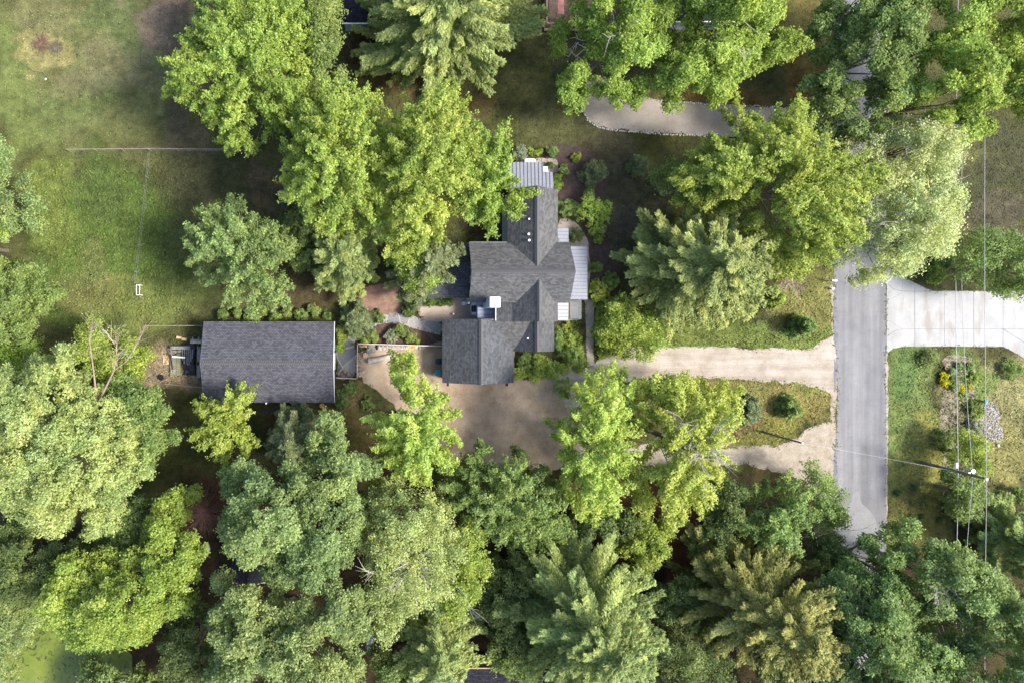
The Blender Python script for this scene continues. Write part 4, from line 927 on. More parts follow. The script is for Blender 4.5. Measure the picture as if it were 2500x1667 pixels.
T('broadleaf_tree','cool green lobed crown over the bottom end of the road','round','teal',16,[(1885,1390),(1905,1345),(1955,1305),(2010,1325),(2050,1415),(2150,1435),(2190,1530),(2180,1640),(1900,1640),(1870,1500)],150)
T('pine_tree','grey green pine at the right edge above the cool green crown','pine','pinegrey',10,[(2260,1190),(2300,1140),(2350,1160),(2400,1230),(2400,1330),(2340,1340),(2270,1270)],151)
T('broadleaf_tree','dark green tree at the right edge in the bottom corner','dense','deep',8,[(2310,1330),(2380,1300),(2420,1400),(2420,1640),(2320,1640),(2330,1480)],152)
T('broadleaf_tree','dark grey green tree between the biggest pine and the olive yellow pine','fine','deep',8,[(1480,1440),(1530,1390),(1600,1430),(1680,1510),(1700,1560),(1680,1640),(1480,1640)],153)
T('broadleaf_tree','dark green tree on the near side of the reddish brown litter patch','dense','deep',8,[(1500,1340),(1560,1320),(1620,1350),(1590,1430),(1520,1440)],154)
T('broadleaf_tree','dark green tree cut by the bottom edge right of the olive yellow pine','round','deep',10,[(1700,1540),(1790,1500),(1880,1500),(1900,1640),(1690,1640)],155)
T('broadleaf_tree','large olive green crown at the top, left of the two over the upper gravel drive','round','olive',15,[(1285,-30),(1400,-50),(1480,-40),(1530,40),(1525,130),(1500,200),(1455,250),(1400,225),(1350,215),(1290,258),(1255,205),(1320,160),(1335,80),(1285,60)],156,twigs=5)
T('broadleaf_tree','large olive green crown at the top, right of the two over the upper gravel drive','round','olive',15,[(1500,-50),(1640,-60),(1790,-40),(1815,60),(1842,120),(1810,172),(1750,150),(1710,200),(1640,252),(1560,240),(1500,258),(1470,200),(1515,110)],157,twigs=5)
T('broadleaf_tree','dark shadowy tree leaning over the road at the top','round','mid',14,[(1862,75),(1900,-20),(1980,-60),(2080,-30),(2095,70),(2080,180),(2050,270),(1990,330),(1900,315),(1840,280),(1825,220),(1880,150)],158,twigs=3)
T('broadleaf_tree','olive yellow crown in the top right corner','round','olive',17,[(2060,-50),(2180,-60),(2400,-60),(2400,60),(2350,130),(2270,170),(2180,150),(2090,100)],159)
T('broadleaf_tree','olive yellow crown in the top right, lower left one above the power lines','round','olive',16,[(2050,130),(2120,95),(2200,140),(2230,220),(2235,300),(2190,350),(2140,320),(2090,290),(2050,220)],160)
T('broadleaf_tree','olive yellow crown in the top right, reaching the right edge','round','olive',16,[(2200,150),(2280,140),(2365,130),(2375,210),(2330,300),(2250,335),(2215,250)],161)
T('pine_tree','broad pale green pine at the top edge covering the black neighbour roof','pine','pinegrey',18,[(830,40),(860,-60),(1000,-90),(1150,-60),(1262,-10),(1240,50),(1175,70),(1165,130),(1130,192),(1080,165),(1030,160),(990,215),(945,235),(925,180),(890,125),(840,145)],162)
T('broadleaf_tree','bright green maple beside the upper gravel drive, west of the road','maple','lime',16,[(1530,430),(1580,370),(1620,335),(1680,300),(1680,230),(1740,290),(1800,240),(1845,262),(1850,325),(1890,370),(1960,368),(2002,385),(1990,440),(1935,500),(1930,560),(1880,600),(1830,642),(1780,622),(1740,560),(1700,490),(1620,470)],163)
T('broadleaf_tree','darker green low crown left of the bright maple near the upper gravel drive','fine','mid',10,[(1498,425),(1530,385),(1590,360),(1640,400),(1640,460),(1560,480),(1510,445)],164)
T('pine_tree','sage green pine on the east lawn, overlapping the bright maple','pine','pinegrey',15,[(1470,490),(1540,500),(1620,475),(1700,500),(1750,560),(1772,640),(1752,690),(1705,735),(1640,742),(1560,768),(1500,705),(1475,640),(1428,582),(1480,550)],165)
T('broadleaf_tree','pale airy tree spreading over the road beside the bright maple','fine','veil',14,[(1915,510),(1960,420),(2030,380),(2130,385),(2172,430),(2200,520),(2165,590),(2122,600),(2095,645),(2040,642),(1985,650),(1945,610),(1920,560)],166,twigs=10)
T('broadleaf_tree','pale airy crown over the road just below the dark shadowy tree','fine','veil',13,[(1900,350),(1950,300),(2030,275),(2120,275),(2162,312),(2172,395),(2120,430),(2040,420),(1960,400)],167,twigs=10)
T('broadleaf_tree','dark green tree hanging over the north edge of the white concrete driveway','fine','mid',9,[(2190,560),(2240,530),(2330,530),(2400,570),(2400,690),(2320,700),(2270,670),(2200,640)],168)
T('broadleaf_tree','small feathery green tree beside the front walk and hedge','fine','lime',5,[(1390,725),(1425,680),(1470,700),(1532,745),(1520,790),(1475,832),(1405,800),(1372,760)],169)
T('broadleaf_tree','bushy green tree under the utility pole','dense','mid',6,[(2170,1090),(2215,1080),(2262,1110),(2262,1150),(2230,1190),(2185,1180),(2165,1130)],170)
T('broadleaf_tree','olive and brown bushy tree in the sandy bed right of the lawn','fine','olive',5,[(2190,1000),(2240,990),(2262,1040),(2250,1085),(2210,1095),(2185,1050)],171)
T('broadleaf_tree','green sapling with dark stem between the yellow pair','fine','olive',10,[(1480,870),(1520,850),(1560,880),(1550,930),(1510,940),(1475,910)],172)
T('broadleaf_tree','dim green undergrowth tree between the ragged pale tree and sage crowns','dense','mid',8,[(800,1120),(850,1090),(890,1120),(870,1200),(830,1240),(800,1180)],173)
T('broadleaf_tree','dark green low tree below the yellow left one of the pair','dense','deep',7,[(1310,1170),(1380,1150),(1450,1170),(1470,1200),(1400,1240),(1330,1230)],174)
T('broadleaf_tree','mid green tree above the sage pine near the reddish brown litter patch','fine','deep',7,[(1590,1210),(1640,1200),(1690,1240),(1640,1300),(1580,1290)],175)
T('broadleaf_tree','green tree at the bottom edge between the ragged pale tree and the bottom pine','dense','mid',9,[(850,1480),(900,1440),(950,1490),(960,1560),(930,1640),(860,1640)],176)

T('broadleaf_tree','cool green crown hiding the bottom end of the road, left of the corner crowns','round','sage',14,[(1885,1400),(1925,1355),(2000,1320),(2060,1370),(2070,1480),(2040,1640),(1890,1640)],177)
T('broadleaf_tree','olive green crown over the top end of the road at the top edge','round','olive',15,[(1930,-60),(2010,-80),(2085,-40),(2080,40),(2010,75),(1940,40)],178)
# dead tree with pale forked trunk at left
q=O(228,938,9)
base=O(262,985,1.0)
dt=thing('dead_tree',(q[0],q[1],0),'leafless pale forked tree rising among the crowns at lower left','tree')
b=MB(); r=np.random.default_rng(8)
P=lambda x,y,z:(*O(x,y,z),z)
b.tube([(q[0]+.2,q[1]-.3,0),P(235,965,6),P(218,950,9),P(222,930,10)],[.26,.22,.19,.15],8)
b.tube([P(222,930,10),P(218,880,12),P(212,830,13.5),P(205,780,14.5),P(212,745,15)],[.11,.09,.07,.045,.015],6)
b.tube([P(222,930,10),P(240,895,11),P(262,850,12),P(268,800,13),P(264,760,13.5)],[.12,.10,.07,.04,.015],6)
b.tube([P(262,850,12),P(290,830,12.6),P(320,780,13.4),P(335,745,13.8)],[.07,.05,.035,.015],5)
b.build('trunk',M['wood'],dt)
b=MB()
for A,Bq in (((212,830,13.5),(205,780,14.5)),((205,780,14.5),(212,745,15)),((268,800,13),(264,760,13.5)),((290,830,12.6),(335,745,13.8)),((262,850,12),(268,800,13))):
    A=np.array(P(*A));Bq=np.array(P(*Bq))
    for k in range(13):
        s0=A+(Bq-A)*r.uniform(0,1); d=unit((Bq-A)[None])[0]+r.normal(0,.6,3); L=r.uniform(.8,2)
        b.tube([s0,s0+d*L*.5,s0+d*L+r.normal(0,.15,3)],[.02,.014,.006],4,False)
b.build('twigs',M['wood'],dt)

# bare stick clump at the road edge and dead limbs near the upper gravel drive
def sticks(name,label,cat,px,py,n,L,mat,seed,fan=(0,2*pi),up=(.2,.9),rad=.03,h0=.1,group=None):
    r=np.random.default_rng(seed); x,y=W(px,py,h0); b=MB()
    for k in range(n):
        a=r.uniform(*fan); l=L*r.uniform(.5,1.1); u=r.uniform(*up)
        s0=np.array((x+r.normal(0,.12*L/3),y+r.normal(0,.12*L/3),h0)); d=np.array((cos(a),sin(a),u)); e1=s0+d*l*.5; e2=s0+d*l+r.normal(0,.1*l,3); e2[2]=max(e2[2],.05)
        b.tube([s0,e1,e2],[rad,rad*.7,rad*.25],4,False)
        for _ in range(3):
            t=r.uniform(.3,.9); q0=s0+(e2-s0)*t; dd=d+r.normal(0,.5,3); b.tube([q0,q0+dd*l*.22],[rad*.5,rad*.2],3,False)
    return tag(b.build(name,mat),label,cat,group)
sticks('dead_bush','fan of bare grey sticks at the road edge under the thin green tree','dead bush',1998,1306,20,4.2,M['twig'],1,(.6,3.4),(.5,1.5))
sticks('brush_pile','round pile of reddish brown cut brush beside the large sage crown','brush pile',497,1252,190,2.6,M['twigred'],2,(0,6.3),(-.02,.3),.025,.3)
sticks('brush_pile','small pile of purple brown sticks inside the octagonal fence','brush pile',100,107,70,1.3,M['twigred'],3,(0,6.3),(0,.3),.022,.2)
sticks('dead_bush','pale dead branches fanning out beside the dark tree near the pink gravel','dead bush',1768,1232,12,3.2,M['twig'],4,(.3,2.4),(.3,1.2),.025)
b=MB()
def P2(x,y,z): return (*W(x,y,z),z)
for pl in ([(1425,122,8),(1405,140,8),(1392,120,7.5),(1385,133,7.3)],[(1432,119,8),(1405,105,7.6),(1392,122,7.4)],[(1440,97,8),(1421,100,7.8),(1404,92,7.4),(1390,95,7.2)],[(1410,92,7.5),(1404,80,7.4)],[(1412,104,7.6),(1400,118,7.4),(1397,132,7.2)],[(1395,128,7.3),(1388,139,7.2),(1372,130,7)],[(1408,108,7.6),(1403,128,7.3)]):
    b.tube([P2(*p) for p in pl],[.06]+[.04]*(len(pl)-2)+[.015],5)
tag(b.build('dead_branch',M['twig']),'bare curled grey branches reaching left from the olive crown over the lawn','branch')

# ------------------------------------------------------------------ shrubs
s=shrub
s('spruce_shrub','small blue spruce half hidden by the spiky lime maple','pine','blue',3.2,700,478,22,201)
s('spruce_shrub','small grey blue spruce alone on the lawn east of the mulched bed','pine','pinedark',2.2,1560,403,24,202)
for k,(x,y,rr) in enumerate([(546,770,14),(578,763,12),(607,771,15),(672,773,13),(703,759,14),(735,769,16),(764,757,15),(799,770,13),(642,762,12)]):
    names=['first','second','third','fifth','sixth','seventh','eighth','last','fourth']
    s('round_shrub',f'clipped round green shrub, {names[k]} from the left in the row along the outbuilding','dense','mid',1.3,x,y,rr,210+k,group='round shrubs along the outbuilding')
s('hosta','lime leafy plants hugging the corner of the long outbuilding','dense','lime',.8,835,818,16,222,asp=1.5)
s('hosta','lime leafy plant beside the stone path at the outbuilding door','dense','lime',.6,830,848,9,223)
s('conifer_shrub','dark feathery conifer shrub at the bend of the stone path','pine','pinedark',3.5,868,780,47,224)
s('shrub','very dark low shrub beside the reddish mulch','dense','deep',1,922,775,17,225)
s('shrub','green shrub at the top of the rock edge beside the patio','dense','mid',1.5,1003,735,14,226)
s('shrub','dark shrub in the strip between reddish mulch and patio','fine','deep',1.4,998,760,16,227)
s('shrub','dark green shrub in the brown bed above the woodpile, left','dense','mid',1.2,910,822,14,228)
s('shrub','silvery shrub in the middle of the brown bed above the woodpile','fine','silver',1.3,955,822,17,229)
s('shrub','leafy dark green shrub touching the stone path, in the brown bed','dense','mid',1.3,978,805,20,230,asp=.8)
s('shrub','leafy dark green shrub right of the silvery one in the brown bed','dense','mid',1.2,1000,822,16,231)
s('shrub','small faded shrub against the fence top in the brown bed','fine','olive',.8,1017,832,9,232)
s('shrub','small olive shrub at the left corner of the brown bed','fine','olive',.7,892,832,8,233)
s('round_shrub','round green shrub at the left end of the clipped hedge by the patio','dense','mid',1.2,1049,737,13,234)
s('hedge','low clipped dark green hedge under the west wing eave','dense','deep',.9,0,0,20,235,poly=[(1056,729),(1108,729),(1110,742),(1085,745),(1062,744)],cat='hedge')
s('shrub','silver leaved shrub beside the white box at the north porch','fine','silver',1.8,1267,378,22,240)
s('shrub','dark strappy plants along the north porch','fine','olive',.7,1305,372,20,241,asp=.5)
s('round_shrub','clipped round shrub at the top of the mulched bed','dense','mid',1.2,1348,371,13,242)
s('round_shrub','small speckled lime shrub in the mulched bed','dense','lime',1.0,1409,384,12,243)
s('round_shrub','clipped round shrub right of the stepped metal porch','dense','mid',1.2,1375,416,13.5,244)
s('round_shrub','small dark ball shrub on the tan path corner','dense','deep',.8,1341,405,9,245)
s('shrub','lime climbing plants along the east side of the metal porch','dense','lime',1.0,1360,443,10,246,asp=2.4)
s('conifer_shrub','spreading grey green conifer shrub in the mulched bed','pine','pinedark',2.2,1452,422,32,247)
s('shrub','rounded green shrub by the north wing wall in the mulched bed','dense','mid',1.8,1386,510,24,248)
s('shrub','big leafy yellow green shrub at the waist of the mulched bed','dense','olive',2.6,0,0,46,249,poly=[(1415,490),(1440,482),(1470,485),(1486,500),(1490,530),(1475,560),(1450,572),(1432,550),(1408,530),(1400,505)])
s('shrub','slim green shrub poking up behind the big leafy one','dense','mid',1.8,1436,474,12,250)
s('shrub','dark green shrub beside the upper east metal roof','fine','deep',1.4,1404,578,20,251)
s('shrub','sparse small shrub in the narrow part of the dark bed','fine','olive',.7,1460,585,11,252)
s('shrub','small green shrub by the east porch roof in the dark bed','dense','mid',1.0,1456,655,17,253,asp=.8)
s('shrub','round green shrub at the right side of the dark bed','dense','mid',1.3,1492,684,18,254)
s('shrub','tall bright green shrub at the corner of the east porch','dense','lime',2.0,1457,708,26,255)
s('ground_cover','block of clipped bright ground cover left of the front walk','dense','lime',.45,0,0,45,256,poly=[(1362,788),(1428,786),(1431,860),(1436,880),(1425,900),(1400,905),(1372,890),(1364,850),(1366,820)],cat='ground cover')
s('ground_cover','strip of clipped bright ground cover right of the front walk','dense','lime',.5,0,0,45,257,poly=[(1452,722),(1480,715),(1505,740),(1500,790),(1500,850),(1490,872),(1460,868),(1450,850)],cat='ground cover')
s('shrub','dark shrubs against the east wall of the lower wing','fine','mid',.9,1362,830,10,258,asp=3)
s('shrub','dark green shrub in the angle below the lower wing','dense','mid',1.6,1280,882,22,259)
s('shrub','vivid yellow shrub at the corner of the garage','dense','yellow',1.4,1268,912,17,260)
s('shrub','yellow green shrub among the front planting','dense','yellow',1.3,1315,882,18,261)
s('ground_cover','sweep of lime ground cover along the court edge','dense','yellow',.6,0,0,40,262,poly=[(1285,905),(1310,890),(1345,878),(1375,885),(1392,900),(1370,918),(1330,930),(1288,930)],cat='ground cover')
s('shrub','green shrub over the lower end of the clipped ground cover','fine','mid',1.6,1402,870,28,263)
s('shrub','pale green spray of young growth at the court entrance','fine','lime',1.8,1375,945,24,264)
s('conifer_shrub','small yellow green conifer under the edge of the sage pine','pine','lime',3,1888,728,30,270)
s('conifer_shrub','young conifer standing alone on the verge above the drive','pine','mid',3.2,1962,797,30,271)
s('conifer_shrub','soft grey green young conifer on the island, left of two','pine','pinedark',2.4,1831,1001,35,272)
s('conifer_shrub','dark young conifer on the island, right of two','pine','mid',2.4,1934,995,30,273)
s('round_shrub','bright lime round shrub on the corner above the white driveway','dense','lime',1.6,2282,672,22,274)
s('palm_like_shrub','blue green spiky plant beside the power lines','pine','teal',1.6,2310,625,32,275)
s('shrub','grey green low bush on the lawn right of the pebble bed','fine','mid',1.2,2472,900,26,276)
s('shrub','small shrub in the sandy bed next to the flowers','dense','deep',.6,2328,928,12,277)
s('shrub','green shrub between the two flower groups','dense','teal',.8,2331,940,14,278)
s('shrub','pale green shrub east of the flower group','fine','lime',.8,2380,925,15,279)
s('shrub','round dark shrub at the top of the sandy bed','dense','teal',.7,2345,893,9,280)
s('shrub','round dark shrub with shadowed side in the sandy bed','dense','mid',.7,2370,896,9,281)
s('shrub','small round green cushion plant left in the sandy bed','dense','teal',.5,2320,907,8,282)
s('shrub','dark cushion plant right above the blue glazed ball','dense','teal',.5,2353,960,9,283)
s('shrub','green bush beneath the blue glazed ball','dense','mid',1.0,2382,998,20,284)
s('shrub','spiky lime grass clump under the blue glazed ball','pine','lime',.6,2385,1007,11,285)
s('shrub','dark leafy shrub at the west side of the sandy bed','fine','mid',1.2,2308,1075,20,286,asp=1.6)
s('shrub','pale speckled plants beside the pebble bed','fine','silver',.7,2378,1040,18,287)
s('shrub','green shrub below the pebble bed','dense','mid',1.0,2395,1095,20,288)
s('shrub','large yellow green shrub below the utility pole','dense','lime',2.4,0,0,36,289,poly=[(2310,1200),(2340,1190),(2370,1195),(2383,1220),(2382,1240),(2355,1235),(2340,1245),(2318,1240),(2306,1220)])
s('shrub','round mid green shrub right of the large yellow green one','dense','mid',2.4,2433,1224,29,290)
s('shrub','green shrub cut by the right edge below the pebble bed','dense','mid',1.8,2488,1208,22,291)
s('shrub','dark green bush between the power lines near the bottom','dense','deep',2.2,2385,1300,30,292)
s('shrub','blue green shrub beside the brown court gravel, by the low wall','fine','teal',1.3,857,946,16,293)
s('shrub','green shrub at the corner of the long outbuilding','dense','mid',1.3,833,975,17,294,asp=1.4)
s('shrub','dark green shrub at the foot of the yellow court tree','fine','mid',1.2,900,985,17,295)
s('shrub','low green weeds below the round green corner shrub','fine','mid',1.0,828,1010,16,296)
s('lilies','dense dark bush on the north verge of the upper drive','fine','mid',1.2,2010,620,18,297)
# flowers
for k,(x,y,rr,l) in enumerate([(2304,917,8,'uppermost of the three round yellow flower mounds by the lawn'),(2302,931,6.5,'smallest of the three round yellow flower mounds by the lawn'),(2311,937,8,'lowest of the three round yellow flower mounds by the lawn'),(2347,948,9,'yellow flower clump right of the three mounds'),(2365,943,7,'faint yellow flower clump beside the middle power line')]):
    s('flower_clump',l,'dense','flower',.45,x,y,rr,300+k,group='yellow flower clumps',cat='flowers')
for k,(x,y) in enumerate([(2230,1190),(2192,1202),(2224,1262),(2241,1272),(2253,1260),(2296,1270)]):
    l=['topmost dark weed tuft in the right lawn','dark weed tuft just left of the topmost one','dark weed tuft at the left of the lower four','dark weed tuft lowest in the right lawn','pale edged weed tuft beside the lowest one','dark weed tuft nearest the power lines'][k]
    s('weed_tuft',l,'fine','deep',.35,x,y,5,320+k,group='dark weed tufts in the right lawn',cat='weed')

# ------------------------------------------------------------------ fences
def fence(name,label,pts,h,mat,post=2.4,wd=.07,rails=(1.0,),mesh=False,pr=.06,rmat=None):
    pw=[W(*p) for p in pts]; c=np.mean(np.array(pw),0); t=thing(name,(c[0],c[1],0),label,'fence')
    b=MB()
    for a,b2 in zip(pw[:-1],pw[1:]):
        for f in rails: b.bar((*a,h*f),(*b2,h*f),wd,wd)
    b.build('rail',rmat or mat,t); k=0
    if mesh:
        b=MB()
        for a,b2 in zip(pw[:-1],pw[1:]):
            for f in np.linspace(.08,.92,5): b.bar((*a,h*f),(*b2,h*f),.005,.005)
            L=np.hypot(b2[0]-a[0],b2[1]-a[1]); n=int(L/.3)
            for i in range(n+1):
                x=a[0]+(b2[0]-a[0])*i/n;y=a[1]+(b2[1]-a[1])*i/n; b.bar((x,y,.05),(x,y,h*.95),.005,.005)
        b.build('wire_mesh',M['steel'],t)
    for a,b2 in zip(pw[:-1],pw[1:]):
        L=np.hypot(b2[0]-a[0],b2[1]-a[1]); n=max(1,int(L/post))
        for i in range(n+1):
            if k and i==0: continue
            x=a[0]+(b2[0]-a[0])*i/n;y=a[1]+(b2[1]-a[1])*i/n
            MB().cyl((x,y),pr,0,h+.06,8).build('post',mat,t); k+=1
    return t
fence('wire_fence','low wire fence line along the bottom of the upper left lawn',[(173,371),(369,369),(640,371)],1.1,M['wood'],3.0,.06,(.98,),True,.05,M['wood'])
fence('wire_fence','thin wire fence running down through the meadow to the outbuilding',[(369,370),(357,500),(346,600),(337,665),(336,692)],1.0,M['woodgrey'],2.6,.018,(1.0,.5),False,.045)
fence('wire_fence','wire fence with pale top rail left of the outbuilding',[(363,795),(497,795)],1.1,M['wood'],2.4,.06,(.98,),True,.05,M['wood'])
fence('wire_fence','faint wire fence below the stacked lumber',[(410,935),(497,945)],1.0,M['wood'],2.0,.03,(.98,),True,.04)
oct_=[(44,91),(70,69),(96,55),(128,66),(147,91),(145,149),(126,167),(108,179),(85,175),(48,150),(44,91)]
fence('garden_fence','octagonal low wooden fence round the brush pile in the upper left lawn',oct_,.3,M['wood'],1.9,.022,(.95,),False,.03,M['woodolive'])
# white gate
x,y=W(336,705); gt=thing('gate',(x,y,0),'white framed gate in the meadow wire fence','gate')
b=MB(); xa,ya=W(333,696,1); xb,yb_=W(341,720,1)
for p,q2 in (((xa,ya),(xb,ya)),((xb,ya),(xb,yb_)),((xb,yb_),(xa,yb_)),((xa,yb_),(xa,ya))): b.bar((*p,1.0),(*q2,1.0),.04)
b.build('frame',M['white'],gt)
for p in ((xa,ya),(xb,ya),(xb,yb_),(xa,yb_)): MB().cyl(p,.04,0,1.0,8).build('post',M['white'],gt)
# timber fence round the yard
H=1.1
def wf(label,pts,seed):
    pw=[W(px,py,H) for px,py in pts]; c=np.mean(np.array(pw),0); t=thing('timber_fence',(c[0],c[1],0),label,'fence')
    for a,b2 in zip(pw[:-1],pw[1:]):
        MB().bar((*a,H),(*b2,H),.10,.05).build('top_rail',M['twig'],t)
        L=np.hypot(b2[0]-a[0],b2[1]-a[1]); n=int(L/.16); b=MB()
        for i in range(n):
            p=(a[0]+(b2[0]-a[0])*(i+.05)/n,a[1]+(b2[1]-a[1])*(i+.05)/n); q2=(a[0]+(b2[0]-a[0])*(i+.93)/n,a[1]+(b2[1]-a[1])*(i+.93)/n)
            b.bar((*p,H/2),(*q2,H/2),.03,H-.06)
        b.build('boards',M['wood'],t)
        for f in (0,1): p=a if f==0 else b2; MB().box(p[0]-.06,p[1]-.06,0,p[0]+.06,p[1]+.06,H+.08).build('post',M['wood'],t)
wf('timber fence behind the woodpile, from the corner post to the garage',[(873,839),(1081,845)],1)
wf('timber fence at the left of the yard, running down from the corner post',[(873,840),(872,924)],2)
wf('short timber fence between the outbuilding and the yard',[(821,922),(871,924)],3)

# ------------------------------------------------------------------ firewood, stumps, logs, rocks
r=np.random.default_rng(31)
def log_mesh():
    b=MB(); 
    vs=[(-.2,-.075,0),(-.2,.075,0),(-.2,.02,.11),(.2,-.07,0),(.2,.08,0),(.2,.0,.12)]
    b.add(vs,[(0,2,1),(3,4,5),(0,1,4,3),(1,2,5,4),(2,0,3,5)]); return b
l0=log_mesh().build('split_log',M['splitpale']); l0.location=(0,0,0)
for v_ in l0.data.vertices: pass
x0_,y0_=W(922,855,.8); x1_,y1_=W(998,843,.8)
# rack under logs
rk=thing('firewood_rack',((x0_+x1_)/2,(y0_+y1_)/2,0),'low timber rack carrying the split firewood by the fence','rack')
b=MB()
for f in (.0,.5,1): b.box(x0_+(x1_-x0_-.1)*f,y0_,0,x0_+(x1_-x0_-.1)*f+.1,y1_,.35)
b.build('leg',M['wood'],rk)
MB().box(x0_,y0_,.35,x1_,y1_,.55).build('shelf',M['wood'],rk)
n=0; nx_=34
for iy in range(1):
    for ix in range(nx_):
        for kz in range(2):
            o=l0 if n==0 else l0.copy()
            if n: COL.objects.link(o)
            n+=1
            o.location=(x0_+.06+(x1_-x0_-.15)*ix/(nx_-1)+r.normal(0,.01), (y0_+y1_)/2+r.normal(0,.03), .56+.115*kz)
            o.rotation_euler=(r.choice([0,pi*.0])+r.normal(0,.08), r.normal(0,.05), pi/2+r.normal(0,.16)); o.scale=(r.uniform(.85,1.15),r.uniform(.8,1.1),1)
            tag(o,'split pale firewood log lying crosswise in the row along the fence','firewood','split logs in the woodpile')
def stump(px,py,rad,h,mat,label,name='log_round',cat='log',sd=1,group=None):
    rr=random.Random(sd); x,y=W(px,py,h); b=MB().cyl((x,y),rad,0,h,18,jit=.12,rng=rr); b.cyl((x,y),rad*.86,h,h+.012,18,jit=.05,rng=rr)
    return tag(b.build(name,mat),label,cat,group)
stump(892,867,.30,.35,M['woodnew'],'bright freshly cut log round standing alone beside the long log',sd=1)
stump(895,844,.22,.4,M['woodorange'],'orange cut round against the fence near its corner',sd=2)
stump(901,856,.32,.5,M['woodgrey'],'grey weathered round in front of the fence, left of two',sd=3)
stump(911,854,.33,.5,M['woodgrey'],'grey weathered round in front of the fence, right of two',sd=4)
stump(904,845,.24,.6,M['woodgrey'],'small grey round behind the two weathered ones',sd=5)
stump(910,844,.28,.55,M['rockbrown'],'dark round pot beside the fence at the woodpile end','bucket','bucket',6)
stump(879,914,.30,.45,M['woodend'],'pale cut round at the lower left corner of the yard',sd=7)
stump(880,903,.34,.3,M['wood'],'brown round lying against the left fence',sd=8)
stump(886,908,.22,.2,M['woodend'],'small low round beside the pale one at the yard corner',sd=9)
stump(1003,847,.24,.5,M['woodorange'],'orange cut round at the right end of the woodpile, first','log_round','log',10)
stump(1009,848,.2,.5,M['woodorange'],'orange cut round at the right end of the woodpile, second','log_round','log',11)
stump(1017,847,.2,.5,M['woodend'],'greyish cut round next to the concrete blocks','log_round','log',12)
for k,(px,l) in enumerate([(1026,'left one of three grey blocks at the end of the woodpile'),(1032,'middle one of three grey blocks at the end of the woodpile'),(1037,'right one of three grey blocks at the end of the woodpile')]):
    x,y=W(px,848,.5); tag(MB().box(x-.11,y-.2,.02,x+.11,y+.2,.5).build('concrete_block',M['woodgrey']),l,'block','grey blocks')
x,y=W(884,844,.5); b=MB().box(x-.3,y-.18,.02,x+.3,y+.18,.5); tag(b.build('wooden_crate',M['wood']),'brown wooden crate in the fence corner','crate')
b=MB(); b.tube([(*W(899,881,.3),.28),(*W(925,877,.3),.28),(*W(940,873,.3),.28),(*W(958,868,.3),.27)],[.30,.29,.28,.24],12); tag(b.build('felled_log',M['barkgrey'],smooth=False),'long weathered log lying on the yard gravel','log')
b=MB(); b.tube([(*W(431,823,.2),.15),(*W(443,825,.2),.16)],[.16,.14],8); tag(b.build('cut_log',M['woodnew']),'pale chunk of wood lying on the grass left of the bench, left','log')
b=MB(); b.tube([(*W(444,827,.2),.15),(*W(455,829,.2),.16)],[.16,.18],8); tag(b.build('cut_log',M['woodnew']),'pale chunk of wood lying on the grass left of the bench, right','log')
def rock_mesh(rr,k,sq=.7):
    import bmesh
    bm=bmesh.new(); bmesh.ops.create_icosphere(bm,subdivisions=2,radius=1); g2=np.random.default_rng(k)
    d=g2.normal(size=(7,3)); 
    for v_ in bm.verts:
        f=1+.16*sum(math.sin(2.2*(v_.co.x*a+v_.co.y*b2+v_.co.z*c2)+i) for i,(a,b2,c2) in enumerate(d))/2
        v_.co*=f*rr; v_.co.z*=sq
    me=bpy.data.meshes.new('rock'); bm.to_mesh(me); bm.free(); return me
rm=[rock_mesh(1,k) for k in range(5)]
for me in rm: me.materials.append(M['rock'])
rmb=[rock_mesh(1,k+20) for k in range(4)]
for me in rmb: me.materials.append(M['rockbrown'])
def rock(px,py,rad,label,group=None,brown=False,z=0,name='rock'):
    o=bpy.data.objects.new(name,r.choice(rmb if brown else rm)); COL.objects.link(o)
    x,y=W(px,py); o.location=(x,y,z+rad*.45); o.scale=(rad,rad*r.uniform(.7,1),rad*r.uniform(.7,1)); o.rotation_euler=(0,0,r.uniform(0,6))
    return tag(o,label,'rock',group)
def along(pts,step,fn):
    for a,b2 in zip(pts[:-1],pts[1:]):
        L=math.dist(a,b2); n=max(1,int(L/step))
        for i in range(n): fn(a[0]+(b2[0]-a[0])*i/n+r.normal(0,.7),a[1]+(b2[1]-a[1])*i/n+r.normal(0,.9))
edge1=[(1417,250),(1421,270),(1432,288),(1446,303),(1462,312),(1490,318),(1560,324),(1640,330),(1700,331),(1760,334)]
along(edge1,4.3,lambda x,y:rock(x,y,r.uniform(.07,.13),'white fist sized stone in the line along the lower edge of the upper gravel drive','white stones edging the upper gravel drive, lower edge'))
edge2=[(1650,249),(1720,255),(1780,258),(1860,260),(1910,264),(1960,267)]
along(edge2,5.0,lambda x,y:rock(x,y,r.uniform(.06,.12),'white fist sized stone in the line along the upper edge of the upper gravel drive','white stones edging the upper gravel drive, upper edge'))
along([(1950,350),(1990,355),(2030,362)],6,lambda x,y:rock(x,y,r.uniform(.06,.12),'white fist sized stone along the lower edge of the gravel drive near the road','white stones edging the upper gravel drive, road end'))
for k,(x,y,rr_) in enumerate([(826,910,.28),(834,914,.22),(842,907,.26),(838,920,.3),(852,914,.33),(858,919,.26),(828,921,.25),(846,921,.22),(864,913,.2)]):
    rock(x,y,rr_,'brown boulder in the row between the stone path and the short timber fence','brown boulders by the short fence',True)
for x,y in [(1018,722),(1020,738),(1021,752),(1024,764),(1031,776),(1019,730),(1020,745)]:
    rock(x,y,r.uniform(.2,.3),'dark edging stone between the patio and the planting strip','edging stones of the patio',True)
rock(112,194,.15,'pale stone just below the octagonal fence')
rock(2446-10,1086,.2,'pale stone below the pebble bed')
